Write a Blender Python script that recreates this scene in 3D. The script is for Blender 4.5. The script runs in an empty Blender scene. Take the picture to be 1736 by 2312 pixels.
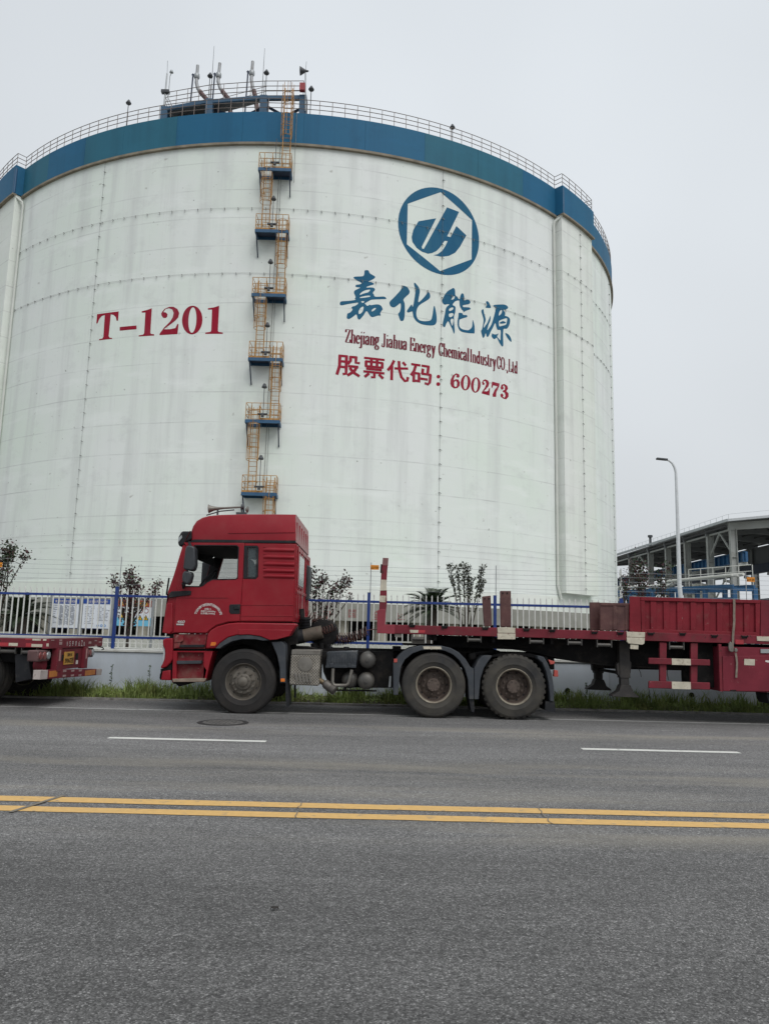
import bpy, math, random
from mathutils import Vector, Matrix, Euler
from mathutils.geometry import tessellate_polygon
R = math.radians
random.seed(7)
sc = bpy.context.scene
COL = sc.collection
# ------------------------------------------------------------------ camera
F, W_, H_ = 1750.0, 1736.0, 2312.0
cam_d = bpy.data.cameras.new('camera'); cam = bpy.data.objects.new('camera', cam_d); COL.objects.link(cam)
cam_d.sensor_fit = 'VERTICAL'; cam_d.sensor_height = 24.0; cam_d.lens = 24.0 * F / H_
cam_d.clip_start = 0.1; cam_d.clip_end = 3000
CAM = Vector((0, 0, 1.4))
MR = (Matrix.Rotation(R(90 + 8.85), 3, 'X') @ Matrix.Rotation(R(1.35), 3, 'Z'))
cam.location = CAM; cam.rotation_euler = MR.to_euler()
sc.camera = cam
# ------------------------------------------------------------------ sky and sun
SUN_EL, SUN_AZ = 52, 150      # azimuth from +Y clockwise
w = bpy.data.worlds.new("World"); sc.world = w; w.use_nodes = True
nt = w.node_tree; bg = nt.nodes['Background']
sky = nt.nodes.new('ShaderNodeTexSky'); sky.sky_type = 'NISHITA'; sky.sun_disc = False
sky.sun_elevation = R(SUN_EL); sky.sun_rotation = R(SUN_AZ); sky.dust_density = 4; sky.air_density = 1.2
hsv = nt.nodes.new('ShaderNodeHueSaturation'); hsv.inputs['Saturation'].default_value = 0.25
nt.links.new(sky.outputs[0], hsv.inputs['Color'])
tc = nt.nodes.new('ShaderNodeTexCoord'); sp = nt.nodes.new('ShaderNodeSeparateXYZ')
nt.links.new(tc.outputs['Generated'], sp.inputs[0])
rmp = nt.nodes.new('ShaderNodeValToRGB')
rmp.color_ramp.elements[0].position = 0.0; rmp.color_ramp.elements[0].color = (0.61, 0.64, 0.665, 1)
rmp.color_ramp.elements[1].position = 0.75; rmp.color_ramp.elements[1].color = (0.80, 0.85, 0.90, 1)
nt.links.new(sp.outputs['Z'], rmp.inputs[0])
nz = nt.nodes.new('ShaderNodeTexNoise'); nz.inputs['Scale'].default_value = 1.3; nz.inputs['Detail'].default_value = 3
nt.links.new(tc.outputs['Generated'], nz.inputs['Vector'])
mr = nt.nodes.new('ShaderNodeMapRange'); mr.inputs[1].default_value = .3; mr.inputs[2].default_value = .7
mr.inputs[3].default_value = 0.885 * 9.8; mr.inputs[4].default_value = 1.09 * 9.8
nt.links.new(nz.outputs['Fac'], mr.inputs[0])
mul = nt.nodes.new('ShaderNodeMix'); mul.data_type = 'RGBA'; mul.blend_type = 'MULTIPLY'; mul.inputs[0].default_value = 1
nt.links.new(rmp.outputs[0], mul.inputs[6]); nt.links.new(mr.outputs[0], mul.inputs[7])
mx = nt.nodes.new('ShaderNodeMix'); mx.data_type = 'RGBA'; mx.inputs[0].default_value = 0.88
nt.links.new(hsv.outputs[0], mx.inputs[6]); nt.links.new(mul.outputs[2], mx.inputs[7])
nt.links.new(mx.outputs[2], bg.inputs['Color']); bg.inputs['Strength'].default_value = 0.1
sun_d = bpy.data.lights.new('sun', 'SUN'); sun = bpy.data.objects.new('sun', sun_d); COL.objects.link(sun)
sun_d.energy = 1.5; sun_d.angle = R(40); sun_d.color = (1.0, 0.97, 0.93)
sd = Vector((math.sin(R(SUN_AZ)) * math.cos(R(SUN_EL)), math.cos(R(SUN_AZ)) * math.cos(R(SUN_EL)), math.sin(R(SUN_EL))))
sun.rotation_euler = sd.to_track_quat('Z', 'Y').to_euler()
sc.view_settings.view_transform = 'Standard'; sc.view_settings.look = 'None'; sc.view_settings.gamma = 1
sc.view_settings.exposure = 0.06
# ------------------------------------------------------------------ picture point -> point on a real plane
def ray(q): return MR @ Vector(((q[0] - W_ / 2) / F, (H_ / 2 - q[1]) / F, -1.0))
def atY(q, Y): d = ray(q); return CAM + d * (Y / d.y)
def atX(q, X): d = ray(q); return CAM + d * (X / d.x)
def atZ(q, Z): d = ray(q); return CAM + d * ((Z - 1.4) / d.z)
def zoom(x0, y0, s): return lambda x, y: (x0 + x / s, y0 + y / s)
ZA = zoom(350, 1120, 3.863); ZB = zoom(600, 1240, 4.1525); ZC = zoom(840, 1240, 3.611); ZD = zoom(1270, 1300, 3.5644)
ZE = zoom(0, 1200, 4.1525); ZF = zoom(60, 1420, 9.228); ZG = zoom(1560, 1330, 8.506); ZH = zoom(340, 1420, 10.381)
TX, TY, TR = -8.13, 76.84, 30.0
def cyl(q, rad=TR):
    d = ray(q); ox, oy = -TX, -TY
    a = d.x**2 + d.y**2; b = 2 * (ox * d.x + oy * d.y); c = ox * ox + oy * oy - rad * rad
    t = (-b - math.sqrt(max(0, b * b - 4 * a * c))) / (2 * a); p = CAM + d * t
    return math.atan2(p.x - TX, -(p.y - TY)), p.z
def pol(th, r, z): return Vector((TX + r * math.sin(th), TY - r * math.cos(th), z))
# ------------------------------------------------------------------ materials
MATS = {}
def mat(name, base, rough=.6, metal=0, var=.12, scale=6, bump=0, bscale=60, dirt=None, dscale=2.0, dmin=.5, dmax=.75, spec=.5, coat=0, stretch=(1, 1, 1), damt=.8, detail=5, spots=None):
    if name in MATS: return MATS[name]
    m = bpy.data.materials.new(name); m.use_nodes = True; n = m.node_tree; b = n.nodes['Principled BSDF']
    b.inputs['Roughness'].default_value = rough; b.inputs['Metallic'].default_value = metal
    b.inputs['Specular IOR Level'].default_value = spec; b.inputs['Coat Weight'].default_value = coat
    t = n.nodes.new('ShaderNodeTexCoord'); mp = n.nodes.new('ShaderNodeMapping'); mp.inputs['Scale'].default_value = stretch
    n.links.new(t.outputs['Object'], mp.inputs[0])
    no = n.nodes.new('ShaderNodeTexNoise'); no.inputs['Scale'].default_value = scale; no.inputs['Detail'].default_value = detail
    n.links.new(mp.outputs[0], no.inputs['Vector'])
    cr = n.nodes.new('ShaderNodeValToRGB'); e = cr.color_ramp.elements
    e[0].position = .3; e[1].position = .7
    e[0].color = (*[c * (1 - var) for c in base], 1); e[1].color = (*[min(1, c * (1 + var)) for c in base], 1)
    n.links.new(no.outputs['Fac'], cr.inputs[0]); out = cr.outputs[0]
    if dirt:
        d = n.nodes.new('ShaderNodeTexNoise'); d.inputs['Scale'].default_value = dscale; d.inputs['Detail'].default_value = 8; d.inputs['Roughness'].default_value = .65
        n.links.new(mp.outputs[0], d.inputs['Vector'])
        r2 = n.nodes.new('ShaderNodeMapRange'); r2.inputs[1].default_value = dmin; r2.inputs[2].default_value = dmax; r2.inputs[4].default_value = damt
        n.links.new(d.outputs['Fac'], r2.inputs[0])
        mi = n.nodes.new('ShaderNodeMix'); mi.data_type = 'RGBA'; mi.inputs[7].default_value = (*dirt, 1)
        n.links.new(r2.outputs[0], mi.inputs[0]); n.links.new(out, mi.inputs[6]); out = mi.outputs[2]
    for col_, ssc, sth, sam in (spots or ()):
        d = n.nodes.new('ShaderNodeTexNoise'); d.inputs['Scale'].default_value = ssc; d.inputs['Detail'].default_value = 6; d.inputs['Roughness'].default_value = .6
        n.links.new(mp.outputs[0], d.inputs['Vector'])
        r2 = n.nodes.new('ShaderNodeMapRange'); r2.inputs[1].default_value = sth; r2.inputs[2].default_value = sth + .04; r2.inputs[4].default_value = sam; n.links.new(d.outputs['Fac'], r2.inputs[0])
        mi = n.nodes.new('ShaderNodeMix'); mi.data_type = 'RGBA'; mi.inputs[7].default_value = (*col_, 1)
        n.links.new(r2.outputs[0], mi.inputs[0]); n.links.new(out, mi.inputs[6]); out = mi.outputs[2]
    n.links.new(out, b.inputs['Base Color'])
    if bump:
        bn = n.nodes.new('ShaderNodeTexNoise'); bn.inputs['Scale'].default_value = bscale; bn.inputs['Detail'].default_value = 4
        n.links.new(mp.outputs[0], bn.inputs['Vector'])
        bu = n.nodes.new('ShaderNodeBump'); bu.inputs['Strength'].default_value = bump; bu.inputs['Distance'].default_value = .02
        n.links.new(bn.outputs['Fac'], bu.inputs['Height']); n.links.new(bu.outputs[0], b.inputs['Normal'])
    MATS[name] = m; return m
def glassmat(name, tint=(.8, .85, .85), alpha=.25, rough=.05):
    m = mat(name, tint, rough, var=.02); m.node_tree.nodes['Principled BSDF'].inputs['Alpha'].default_value = alpha; return m
CABRED = mat('cab_red_paint', (.245, .009, .018), .34, var=.12, scale=1.5, dirt=(.20, .055, .05), dscale=3.0, dmin=.48, dmax=.9, damt=.45, spec=.27, coat=.05)
STEPRED = mat('dusty_step_red', (.18, .014, .022), .6, spec=.2, spots=[((.30, .19, .17), 14, .64, .6)], var=.2, scale=5, dirt=(.20, .11, .09), dscale=6, dmin=.42, dmax=.72)
TRED = mat('trailer_red', (.16, .021, .032), .6, spec=.2, spots=[((.30, .20, .18), 11, .69, .7), ((.045, .022, .018), 6, .66, .75)],  var=.22, scale=3, dirt=(.10, .035, .035), dscale=5, dmin=.48, dmax=.75, bump=.15, bscale=25)
BINRED = mat('side_board_red', (.18, .014, .023), .55, spec=.22, spots=[((.30, .20, .18), 11, .70, .7), ((.045, .022, .018), 6, .66, .75)],  var=.2, scale=2.5, dirt=(.17, .06, .055), dscale=7, dmin=.55, dmax=.8, bump=.2, bscale=14)
BROWN = mat('rusty_brown_paint', (.085, .032, .030), .65, var=.25, scale=4, dirt=(.13, .07, .055), dscale=8, dmin=.5, dmax=.75, bump=.2, bscale=30)
CREAM = mat('worn_cream_paint', (.50, .46, .37), .65, var=.15, scale=8, dirt=(.16, .09, .06), dscale=14, dmin=.55, dmax=.72)
BLACKP = mat('black_plastic', (.015, .016, .019), .6, spec=.25, var=.2, scale=8, dirt=(.07, .065, .06), dscale=6, dmin=.55, dmax=.85)
GREYP = mat('grey_plastic_guard', (.045, .051, .060), .65, spec=.3, var=.15, scale=5, dirt=(.11, .105, .10), dscale=4, dmin=.5, dmax=.85)
CHASSIS = mat('chassis_black', (.012, .0115, .012), .8, spec=.2, var=.3, scale=6, dirt=(.05, .042, .036), dscale=5, dmin=.5, dmax=.75)
RUBBER = mat('tyre_rubber', (.030, .030, .031), .85, spec=.25, var=.2, scale=5, dirt=(.115, .102, .080), dscale=2.2, dmin=.32, dmax=.72, damt=.55, bump=.15, bscale=40)
RUBBERB = mat('front_tyre_rubber', (.022, .021, .021), .8, spec=.25, var=.2, scale=5, dirt=(.065, .055, .047), dscale=2.2, dmin=.42, dmax=.8, damt=.5, bump=.12, bscale=40)
RIMG = mat('dusty_grey_rim', (.125, .112, .095), .6, .3, var=.2, scale=9, dirt=(.085, .07, .055), dscale=7, dmin=.45, dmax=.7)
RIMB = mat('dirty_brown_rim', (.10, .075, .062), .7, .1, var=.25, scale=9, dirt=(.055, .04, .033), dscale=7, dmin=.45, dmax=.7)
RIML = mat('pale_rim_lip', (.27, .24, .19), .55, .3, var=.2, scale=9, dirt=(.12, .09, .07), dscale=7, dmin=.5, dmax=.7)
STEEL = mat('dusty_steel', (.20, .188, .168), .5, .5, var=.15, scale=8, dirt=(.11, .092, .075), dscale=6, dmin=.5, dmax=.75)
TANKG = mat('air_tank_grey', (.075, .072, .068), .45, .2, var=.15, scale=6, dirt=(.12, .105, .085), dscale=4, dmin=.45, dmax=.8)
HOSE = mat('hose_brown', (.085, .035, .028), .5, var=.3, scale=20)
HOSEB = mat('hose_black', (.02, .018, .018), .5, var=.3, scale=20)
AMBER = mat('amber_lens', (.65, .17, .02), .3, var=.1)
REDLENS = mat('red_lens', (.42, .075, .06), .35, var=.1)
WHITEP = mat('white_paint', (.72, .73, .70), .5, var=.06, dirt=(.35, .33, .28), dscale=8, dmin=.6, dmax=.85)
TEXTW = mat('white_lettering', (.62, .58, .56), .5, var=.05)
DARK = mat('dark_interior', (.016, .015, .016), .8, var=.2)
SEAT = mat('seat_fabric', (.03, .028, .03), .9, var=.2)
# ------------------------------------------------------------------ mesh builder
class MB:
    def __init__(s): s.v = []; s.f = []
    def add(s, vs, fs):
        o = len(s.v); s.v += [Vector(x) for x in vs]; s.f += [tuple(i + o for i in f) for f in fs]; return s
    def box(s, x0, x1, y0, y1, z0, z1):
        return s.add([(x0,y0,z0),(x1,y0,z0),(x1,y1,z0),(x0,y1,z0),(x0,y0,z1),(x1,y0,z1),(x1,y1,z1),(x0,y1,z1)],
                     [(0,3,2,1),(4,5,6,7),(0,1,5,4),(1,2,6,5),(2,3,7,6),(3,0,4,7)])
    def bar(s, p, q, wd, ht, up=(0, 0, 1)):
        p, q = Vector(p), Vector(q); d = (q - p).normalized(); u = Vector(up)
        a = d.cross(u)
        if a.length < 1e-4: a = d.cross(Vector((1, 0, 0)))
        a.normalize(); u = a.cross(d); a *= wd / 2; u *= ht / 2
        return s.add([p-a-u, p+a-u, p+a+u, p-a+u, q-a-u, q+a-u, q+a+u, q-a+u],
                     [(0,1,2,3),(7,6,5,4),(0,4,5,1),(1,5,6,2),(2,6,7,3),(3,7,4,0)])
    def tube(s, pts, r, n=6, closed=False, caps=True):
        pts = [Vector(p) for p in pts]; m = len(pts); o = len(s.v); up = None
        for i, p in enumerate(pts):
            if closed: d = pts[(i+1) % m] - pts[i-1]
            else: d = pts[min(i+1, m-1)] - pts[max(i-1, 0)]
            d.normalize()
            if up is None:
                up = d.cross(Vector((0, 0, 1)))
                if up.length < 1e-3: up = d.cross(Vector((0, 1, 0)))
                up.normalize()
            else:
                up = (up - d * up.dot(d)); up.normalize()
            v2 = d.cross(up); rr = r[i] if isinstance(r, (list, tuple)) else r
            for k in range(n):
                a = 2 * math.pi * k / n; s.v.append(p + up * (rr * math.cos(a)) + v2 * (rr * math.sin(a)))
        for i in range(m if closed else m - 1):
            for k in range(n):
                a, b = o + i*n + k, o + i*n + (k+1) % n; c, d = o + ((i+1) % m)*n + (k+1) % n, o + ((i+1) % m)*n + k
                s.f.append((a, b, c, d))
        if caps and not closed:
            s.f.append(tuple(o + k for k in range(n))[::-1]); s.f.append(tuple(o + (m-1)*n + k for k in range(n)))
        return s
    def prism(s, loops, y0, y1):
        # loops: list of loops of (x,z); the first is the outline, the rest holes; extruded along y
        if not isinstance(loops[0][0], (tuple, list)): loops = [loops]
        L = []
        for k, l in enumerate(loops):
            A = sum(l[i-1][0]*l[i][1] - l[i][0]*l[i-1][1] for i in range(len(l)))
            l = list(l)
            if (A < 0) == (k == 0): l.reverse()
            L.append(l)
        flat = [p for l in L for p in l]; n = len(flat); o = len(s.v)
        s.v += [Vector((x, y0, z)) for x, z in flat] + [Vector((x, y1, z)) for x, z in flat]
        if len(L) == 1: s.f.append(tuple(o + i for i in range(n))); s.f.append(tuple(o + n + i for i in range(n))[::-1])
        else:
            for t in tessellate_polygon([[Vector((x, 0, z)) for x, z in l] for l in L]):
                a, b, c = [flat[i] for i in t]
                if (b[0]-a[0])*(c[1]-a[1]) - (c[0]-a[0])*(b[1]-a[1]) < 0: t = t[::-1]
                s.f.append(tuple(o + i for i in t)); s.f.append(tuple(o + n + i for i in t[::-1]))
        b = o
        for l in L:
            m = len(l)
            for i in range(m):
                j = (i + 1) % m; s.f.append((b+j, b+i, b+i+n, b+j+n))
            b += m
        return s
    def pp(s, pts, Y0, Y1, z=None, holes=()):
        # outline traced in the picture, laid on the plane y = Y0 and given its thickness
        def cv(l):
            r = []
            for p in l:
                q = atY(z(*p) if z else p, Y0); r.append((q.x, q.z))
            return r
        return s.prism([cv(pts)] + [cv(h) for h in holes], Y0, Y1)
    def lathe(s, prof, c, n=32, axis='Y', caps=False):
        c = Vector(c); o = len(s.v); m = len(prof)
        for r, h in prof:
            for k in range(n):
                a = 2 * math.pi * k / n
                if axis == 'Y': s.v.append(c + Vector((r * math.cos(a), h, r * math.sin(a))))
                elif axis == 'X': s.v.append(c + Vector((h, r * math.cos(a), r * math.sin(a))))
                else: s.v.append(c + Vector((r * math.cos(a), r * math.sin(a), h)))
        for i in range(m - 1):
            for k in range(n):
                a, b, cc, d = o+i*n+k, o+i*n+(k+1) % n, o+(i+1)*n+(k+1) % n, o+(i+1)*n+k
                s.f.append((a, b, cc, d) if axis == 'Z' else (d, cc, b, a) if axis == 'Y' else (a, b, cc, d))
        if caps:
            s.f.append(tuple(o + k for k in range(n))); s.f.append(tuple(o + (m-1)*n + k for k in range(n)))
        return s
    def disc(s, c, r, n=16, axis='Y'):
        c = Vector(c); o = len(s.v)
        for k in range(n):
            a = 2 * math.pi * k / n
            s.v.append(c + (Vector((r*math.cos(a), 0, r*math.sin(a))) if axis == 'Y' else Vector((r*math.cos(a), r*math.sin(a), 0)) if axis == 'Z' else Vector((0, r*math.cos(a), r*math.sin(a)))))
        s.f.append(tuple(range(o, o + n))); return s
    def build(s, name, m, parent=None, bevel=0, sharp=38, uv=None):
        me = bpy.data.meshes.new(name); base = Vector((0, 0, 0))
        p = parent
        while p is not None: base += p.location; p = p.parent
        me.from_pydata([v - base for v in s.v], [], s.f); me.update()
        me.polygons.foreach_set('use_smooth', [True] * len(me.polygons)); me.set_sharp_from_angle(angle=R(sharp))
        if uv:
            ul = me.uv_layers.new(name='UVMap'); vi = [0] * len(me.loops); me.loops.foreach_get('vertex_index', vi)
            fl = [];
            for i in vi: fl += uv[i]
            ul.data.foreach_set('uv', fl)
        me.materials.append(m); o = bpy.data.objects.new(name, me); COL.objects.link(o)
        if parent is not None: o.parent = parent
        if bevel:
            b = o.modifiers.new('bevel', 'BEVEL'); b.width = bevel; b.segments = 2; b.limit_method = 'ANGLE'; b.angle_limit = R(40)
        return o
def thing(name, label, cat, loc, group=None):
    o = bpy.data.objects.new(name, None); COL.objects.link(o); o.location = loc; o.empty_display_size = .2
    o['label'] = label; o['category'] = cat
    if group: o['group'] = group
    return o
def solo(mb, name, m, label, cat, loc, group=None, **k):
    # a thing made of one mesh, its origin at its base
    loc = Vector(loc); mb.v = [v - loc for v in mb.v]; o = mb.build(name, m, **k); o.location = loc
    o['label'] = label; o['category'] = cat
    if group: o['group'] = group
    return o
def struct(mb, name, m, kind='structure', **k):
    o = mb.build(name, m, **k); o['kind'] = kind; return o
def copy_tree(o, parent=None):
    c = o.copy(); COL.objects.link(c); c.parent = parent
    for ch in list(o.children): copy_tree(ch, c)
    return c
def smooth_loop(pts, k=3):
    n = len(pts); out = []
    for i in range(n):
        p0, p1, p2, p3 = pts[i-1], pts[i], pts[(i+1) % n], pts[(i+2) % n]
        for j in range(k):
            t = j / k
            out.append(tuple(.5*((2*p1[a]) + (-p0[a]+p2[a])*t + (2*p0[a]-5*p1[a]+4*p2[a]-p3[a])*t*t + (-p0[a]+3*p1[a]-3*p2[a]+p3[a])*t**3) for a in (0, 1)))
    return out
def ell(cx, cy, rx, ry, n=28, tilt=0):
    return [(cx + rx*math.cos(a)*math.cos(tilt) - ry*math.sin(a)*math.sin(tilt), cy + rx*math.cos(a)*math.sin(tilt) + ry*math.sin(a)*math.cos(tilt)) for a in [2*math.pi*i/n for i in range(n)]]
def font_mesh(body, bold=0.0):
    c = bpy.data.curves.new('lettering', 'FONT'); c.body = body; c.offset = bold; c.resolution_u = 3
    o = bpy.data.objects.new('lettering', c); COL.objects.link(o)
    dg = bpy.context.evaluated_depsgraph_get(); me = bpy.data.meshes.new_from_object(o.evaluated_get(dg))
    vs = [(v.co.x, v.co.y) for v in me.vertices]; fs = [tuple(p.vertices) for p in me.polygons]
    COL.objects.unlink(o); bpy.data.objects.remove(o); bpy.data.curves.remove(c); bpy.data.meshes.remove(me)
    return vs, fs
def fit_text(mb, body, fn, bold=0.0):
    # the text's bounding box is stretched over the unit square, fn(u, v) places it
    vs, fs = font_mesh(body, bold)
    x0, x1 = min(v[0] for v in vs), max(v[0] for v in vs); y0, y1 = min(v[1] for v in vs), max(v[1] for v in vs)
    mb.add([fn((x-x0)/(x1-x0), (y-y0)/max(1e-6, y1-y0)) for x, y in vs], fs); return mb

# ================================================================== GROUND
def asphalt_mat():
    m = bpy.data.materials.new('asphalt'); m.use_nodes = True; n = m.node_tree; L = n.links.new; b = n.nodes['Principled BSDF']
    b.inputs['Roughness'].default_value = .85; b.inputs['Specular IOR Level'].default_value = .3
    t = n.nodes.new('ShaderNodeTexCoord')
    def noise(s, d=4, stretch=None, rough=.5):
        x = n.nodes.new('ShaderNodeTexNoise'); x.inputs['Scale'].default_value = s; x.inputs['Detail'].default_value = d; x.inputs['Roughness'].default_value = rough
        if stretch:
            mp = n.nodes.new('ShaderNodeMapping'); mp.inputs['Scale'].default_value = stretch; L(t.outputs['Object'], mp.inputs[0]); L(mp.outputs[0], x.inputs['Vector'])
        else: L(t.outputs['Object'], x.inputs['Vector'])
        return x.outputs['Fac']
    def ramp(f, stops):
        r = n.nodes.new('ShaderNodeValToRGB'); e = r.color_ramp.elements
        e[0].position, e[0].color = stops[0][0], (*[stops[0][1]]*3, 1); e[1].position, e[1].color = stops[-1][0], (*[stops[-1][1]]*3, 1)
        for p, v in stops[1:-1]: x = e.new(p); x.color = (v, v, v, 1)
        L(f, r.inputs[0]); return r.outputs[0]
    def mult(a, c, f=1):
        x = n.nodes.new('ShaderNodeMix'); x.data_type = 'RGBA'; x.blend_type = 'MULTIPLY'; x.inputs[0].default_value = f; L(a, x.inputs[6]); L(c, x.inputs[7]); return x.outputs[2]
    vor = n.nodes.new('ShaderNodeTexVoronoi'); vor.inputs['Scale'].default_value = 145; L(t.outputs['Object'], vor.inputs['Vector'])
    rr = n.nodes.new('ShaderNodeSeparateColor'); L(vor.outputs['Color'], rr.inputs[0])
    stones = ramp(rr.outputs[0], [(0, .45), (.42, .80), (.78, 1.12), (.92, 1.55), (1, 2.4)])
    col = n.nodes.new('ShaderNodeRGB'); col.outputs[0].default_value = (.130, .128, .126, 1)
    x = mult(col.outputs[0], stones)
    x = mult(x, ramp(noise(38, 4), [(.3, .70), (.7, 1.32)]))
    x = mult(x, ramp(noise(11, 5, None, .7), [(.3, .84), (.7, 1.17)]))
    x = mult(x, ramp(noise(2.2, 6, (.12, 2.4, 1), .6), [(.3, .90), (.7, 1.10)]))
    x = mult(x, ramp(noise(.35, 5, (.30, 1.9, 1)), [(.3, .76), (.7, 1.22)]))
    x = mult(x, ramp(noise(1.4, 6, (.35, 1, 1), .65), [(.3, .85), (.7, 1.14)]))
    x = mult(x, ramp(noise(.6, 4, (.25, 1.3, 1), .7), [(.28, .80), (.36, 1.0)]))
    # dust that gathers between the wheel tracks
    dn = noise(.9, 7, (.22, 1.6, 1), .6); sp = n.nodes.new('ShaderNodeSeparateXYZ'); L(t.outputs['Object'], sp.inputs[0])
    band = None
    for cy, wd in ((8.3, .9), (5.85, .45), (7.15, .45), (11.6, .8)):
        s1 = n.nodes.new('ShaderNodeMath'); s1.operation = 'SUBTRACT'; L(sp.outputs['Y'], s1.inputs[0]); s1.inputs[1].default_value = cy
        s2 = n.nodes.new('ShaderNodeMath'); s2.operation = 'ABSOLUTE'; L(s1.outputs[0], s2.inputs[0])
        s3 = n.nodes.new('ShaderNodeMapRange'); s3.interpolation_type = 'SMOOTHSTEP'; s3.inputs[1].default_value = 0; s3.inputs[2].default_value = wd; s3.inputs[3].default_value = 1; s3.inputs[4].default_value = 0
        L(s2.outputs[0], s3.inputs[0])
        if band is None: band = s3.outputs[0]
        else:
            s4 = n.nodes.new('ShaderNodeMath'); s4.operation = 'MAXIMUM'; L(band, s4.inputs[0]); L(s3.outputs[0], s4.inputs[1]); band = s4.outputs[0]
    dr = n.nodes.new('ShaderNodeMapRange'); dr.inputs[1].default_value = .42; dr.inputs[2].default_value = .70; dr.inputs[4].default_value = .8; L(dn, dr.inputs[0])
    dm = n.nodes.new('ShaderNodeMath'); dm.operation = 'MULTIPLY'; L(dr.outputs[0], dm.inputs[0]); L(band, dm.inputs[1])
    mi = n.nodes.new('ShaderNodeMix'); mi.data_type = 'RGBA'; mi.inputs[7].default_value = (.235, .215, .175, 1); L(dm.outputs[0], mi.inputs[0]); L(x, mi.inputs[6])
    # grazing sheen painted into the colour: near lane darker, far lanes lighter
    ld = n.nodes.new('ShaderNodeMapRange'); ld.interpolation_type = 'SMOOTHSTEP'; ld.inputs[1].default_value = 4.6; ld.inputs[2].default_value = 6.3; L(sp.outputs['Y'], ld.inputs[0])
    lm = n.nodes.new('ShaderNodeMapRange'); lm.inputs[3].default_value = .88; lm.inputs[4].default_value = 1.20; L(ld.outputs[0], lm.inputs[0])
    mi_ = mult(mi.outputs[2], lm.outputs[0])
    # rare oil spots
    oil = ramp(noise(.8, 2), [(.70, 1), (.76, .55)]); y = mult(mi_, oil)
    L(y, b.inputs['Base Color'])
    bu = n.nodes.new('ShaderNodeBump'); bu.inputs['Strength'].default_value = .5; bu.inputs['Distance'].default_value = .004; L(rr.outputs[0], bu.inputs['Height']); L(bu.outputs[0], b.inputs['Normal'])
    return m
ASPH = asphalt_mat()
struct(MB().box(-400, 400, -300, 600, -.6, -.06), 'ground', mat('bare_soil', (.11, .095, .075), .95, var=.2, scale=2))
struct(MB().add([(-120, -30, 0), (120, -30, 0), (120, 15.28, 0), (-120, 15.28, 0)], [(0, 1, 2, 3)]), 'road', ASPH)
KERBM = mat('kerb_concrete', (.26, .25, .235), .9, var=.2, scale=9, bump=.3, dirt=(.10, .09, .075), dscale=4, dmin=.5, dmax=.7)
struct(MB().box(-120, 120, 15.28, 15.40, -.05, .035), 'kerb', KERBM)
SOIL = mat('verge_soil', (.085, .07, .05), .95, var=.35, scale=8, bump=.5, bscale=25)
struct(MB().add([(-60, 15.40, .02), (60, 15.40, .02), (60, 16.6, .07), (-60, 16.6, .07)], [(0, 1, 2, 3)]), 'verge', SOIL)
def paint_mat(name, base, wear):
    m = mat(name, base, .7, var=.08, scale=20, dirt=(.16, .155, .145), dscale=9, dmin=wear, dmax=wear + .12, damt=.75)
    return m
YEL = paint_mat('yellow_road_paint', (.60, .375, .13), .57); WHT = paint_mat('white_road_paint', (.62, .62, .58), .6)
def strip(x0, x1, y0, y1, z=.004):
    mb = MB(); n = max(1, int((x1-x0)/.25)); vs = []
    for i in range(n + 1):
        x = x0 + (x1-x0)*i/n; vs += [(x, y0 + random.uniform(-.006, .006), z), (x, y1 + random.uniform(-.006, .006), z)]
    return mb.add(vs, [(2*i, 2*i+2, 2*i+3, 2*i+1) for i in range(n)])
struct(strip(-60, 60, 6.485, 6.665), 'centre_line', YEL); struct(strip(-60, 60, 6.15, 6.32), 'centre_line', YEL)
struct(strip(-60, 60, 13.60, 13.72), 'edge_line', paint_mat('thin_edge_paint', (.36, .36, .35), .52))
for k in range(-6, 7):
    struct(strip(-3.43 + 6*k, -1.43 + 6*k, 10.10, 10.24), 'lane_dash', WHT)
SEAL = mat('crack_sealant', (.17, .15, .12), .8, var=.25, scale=30)
mb = MB()
for x0, x1, y0, y1 in ((-2.75, -2.6, 6.10, 6.72),):
    mb.add([(x0-.02, y0, .008), (x0+.02, y0, .008), (x1+.02, y1, .008), (x1-.02, y1, .008)], [(0, 1, 2, 3)])
for x0 in (-.62, 1.31):
    pts = [(x0 + random.uniform(-.02, .02), 6.13 + .06*i) for i in range(10)]
    for a, b in zip(pts, pts[1:]): mb.add([(a[0]-.004, a[1], .008), (a[0]+.004, a[1], .008), (b[0]+.004, b[1], .008), (b[0]-.004, b[1], .008)], [(0, 1, 2, 3)])
struct(mb, 'road_crack', SEAL)
# manhole cover
mh = thing('manhole_cover', 'round iron manhole cover set in the road in front of the truck', 'manhole cover', (-2.36, 12.06, 0))
IRON = mat('cast_iron', (.095, .092, .088), .8, .1, var=.25, scale=25, dirt=(.15, .14, .13), dscale=12, dmin=.45, dmax=.7)
c = (-2.36, 12.06, 0)
MB().lathe([(.30, .004), (.30, .010), (.0, .010)], c, 40, 'Z').build('lid', IRON, mh)
MB().lathe([(.385, .003), (.38, .009), (.315, .009), (.313, .003)], c, 40, 'Z').build('ring_frame', mat('iron_frame', (.035, .034, .034), .7, .3), mh)
mb = MB()
for i in range(-4, 5):
    for j in range(-4, 5):
        if i*i + j*j < 18: mb.box(c[0]+i*.06-.018, c[0]+i*.06+.018, c[1]+j*.06-.012, c[1]+j*.06+.012, .0101, .016)
mb.build('lid_pattern', IRON, mh)
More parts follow.
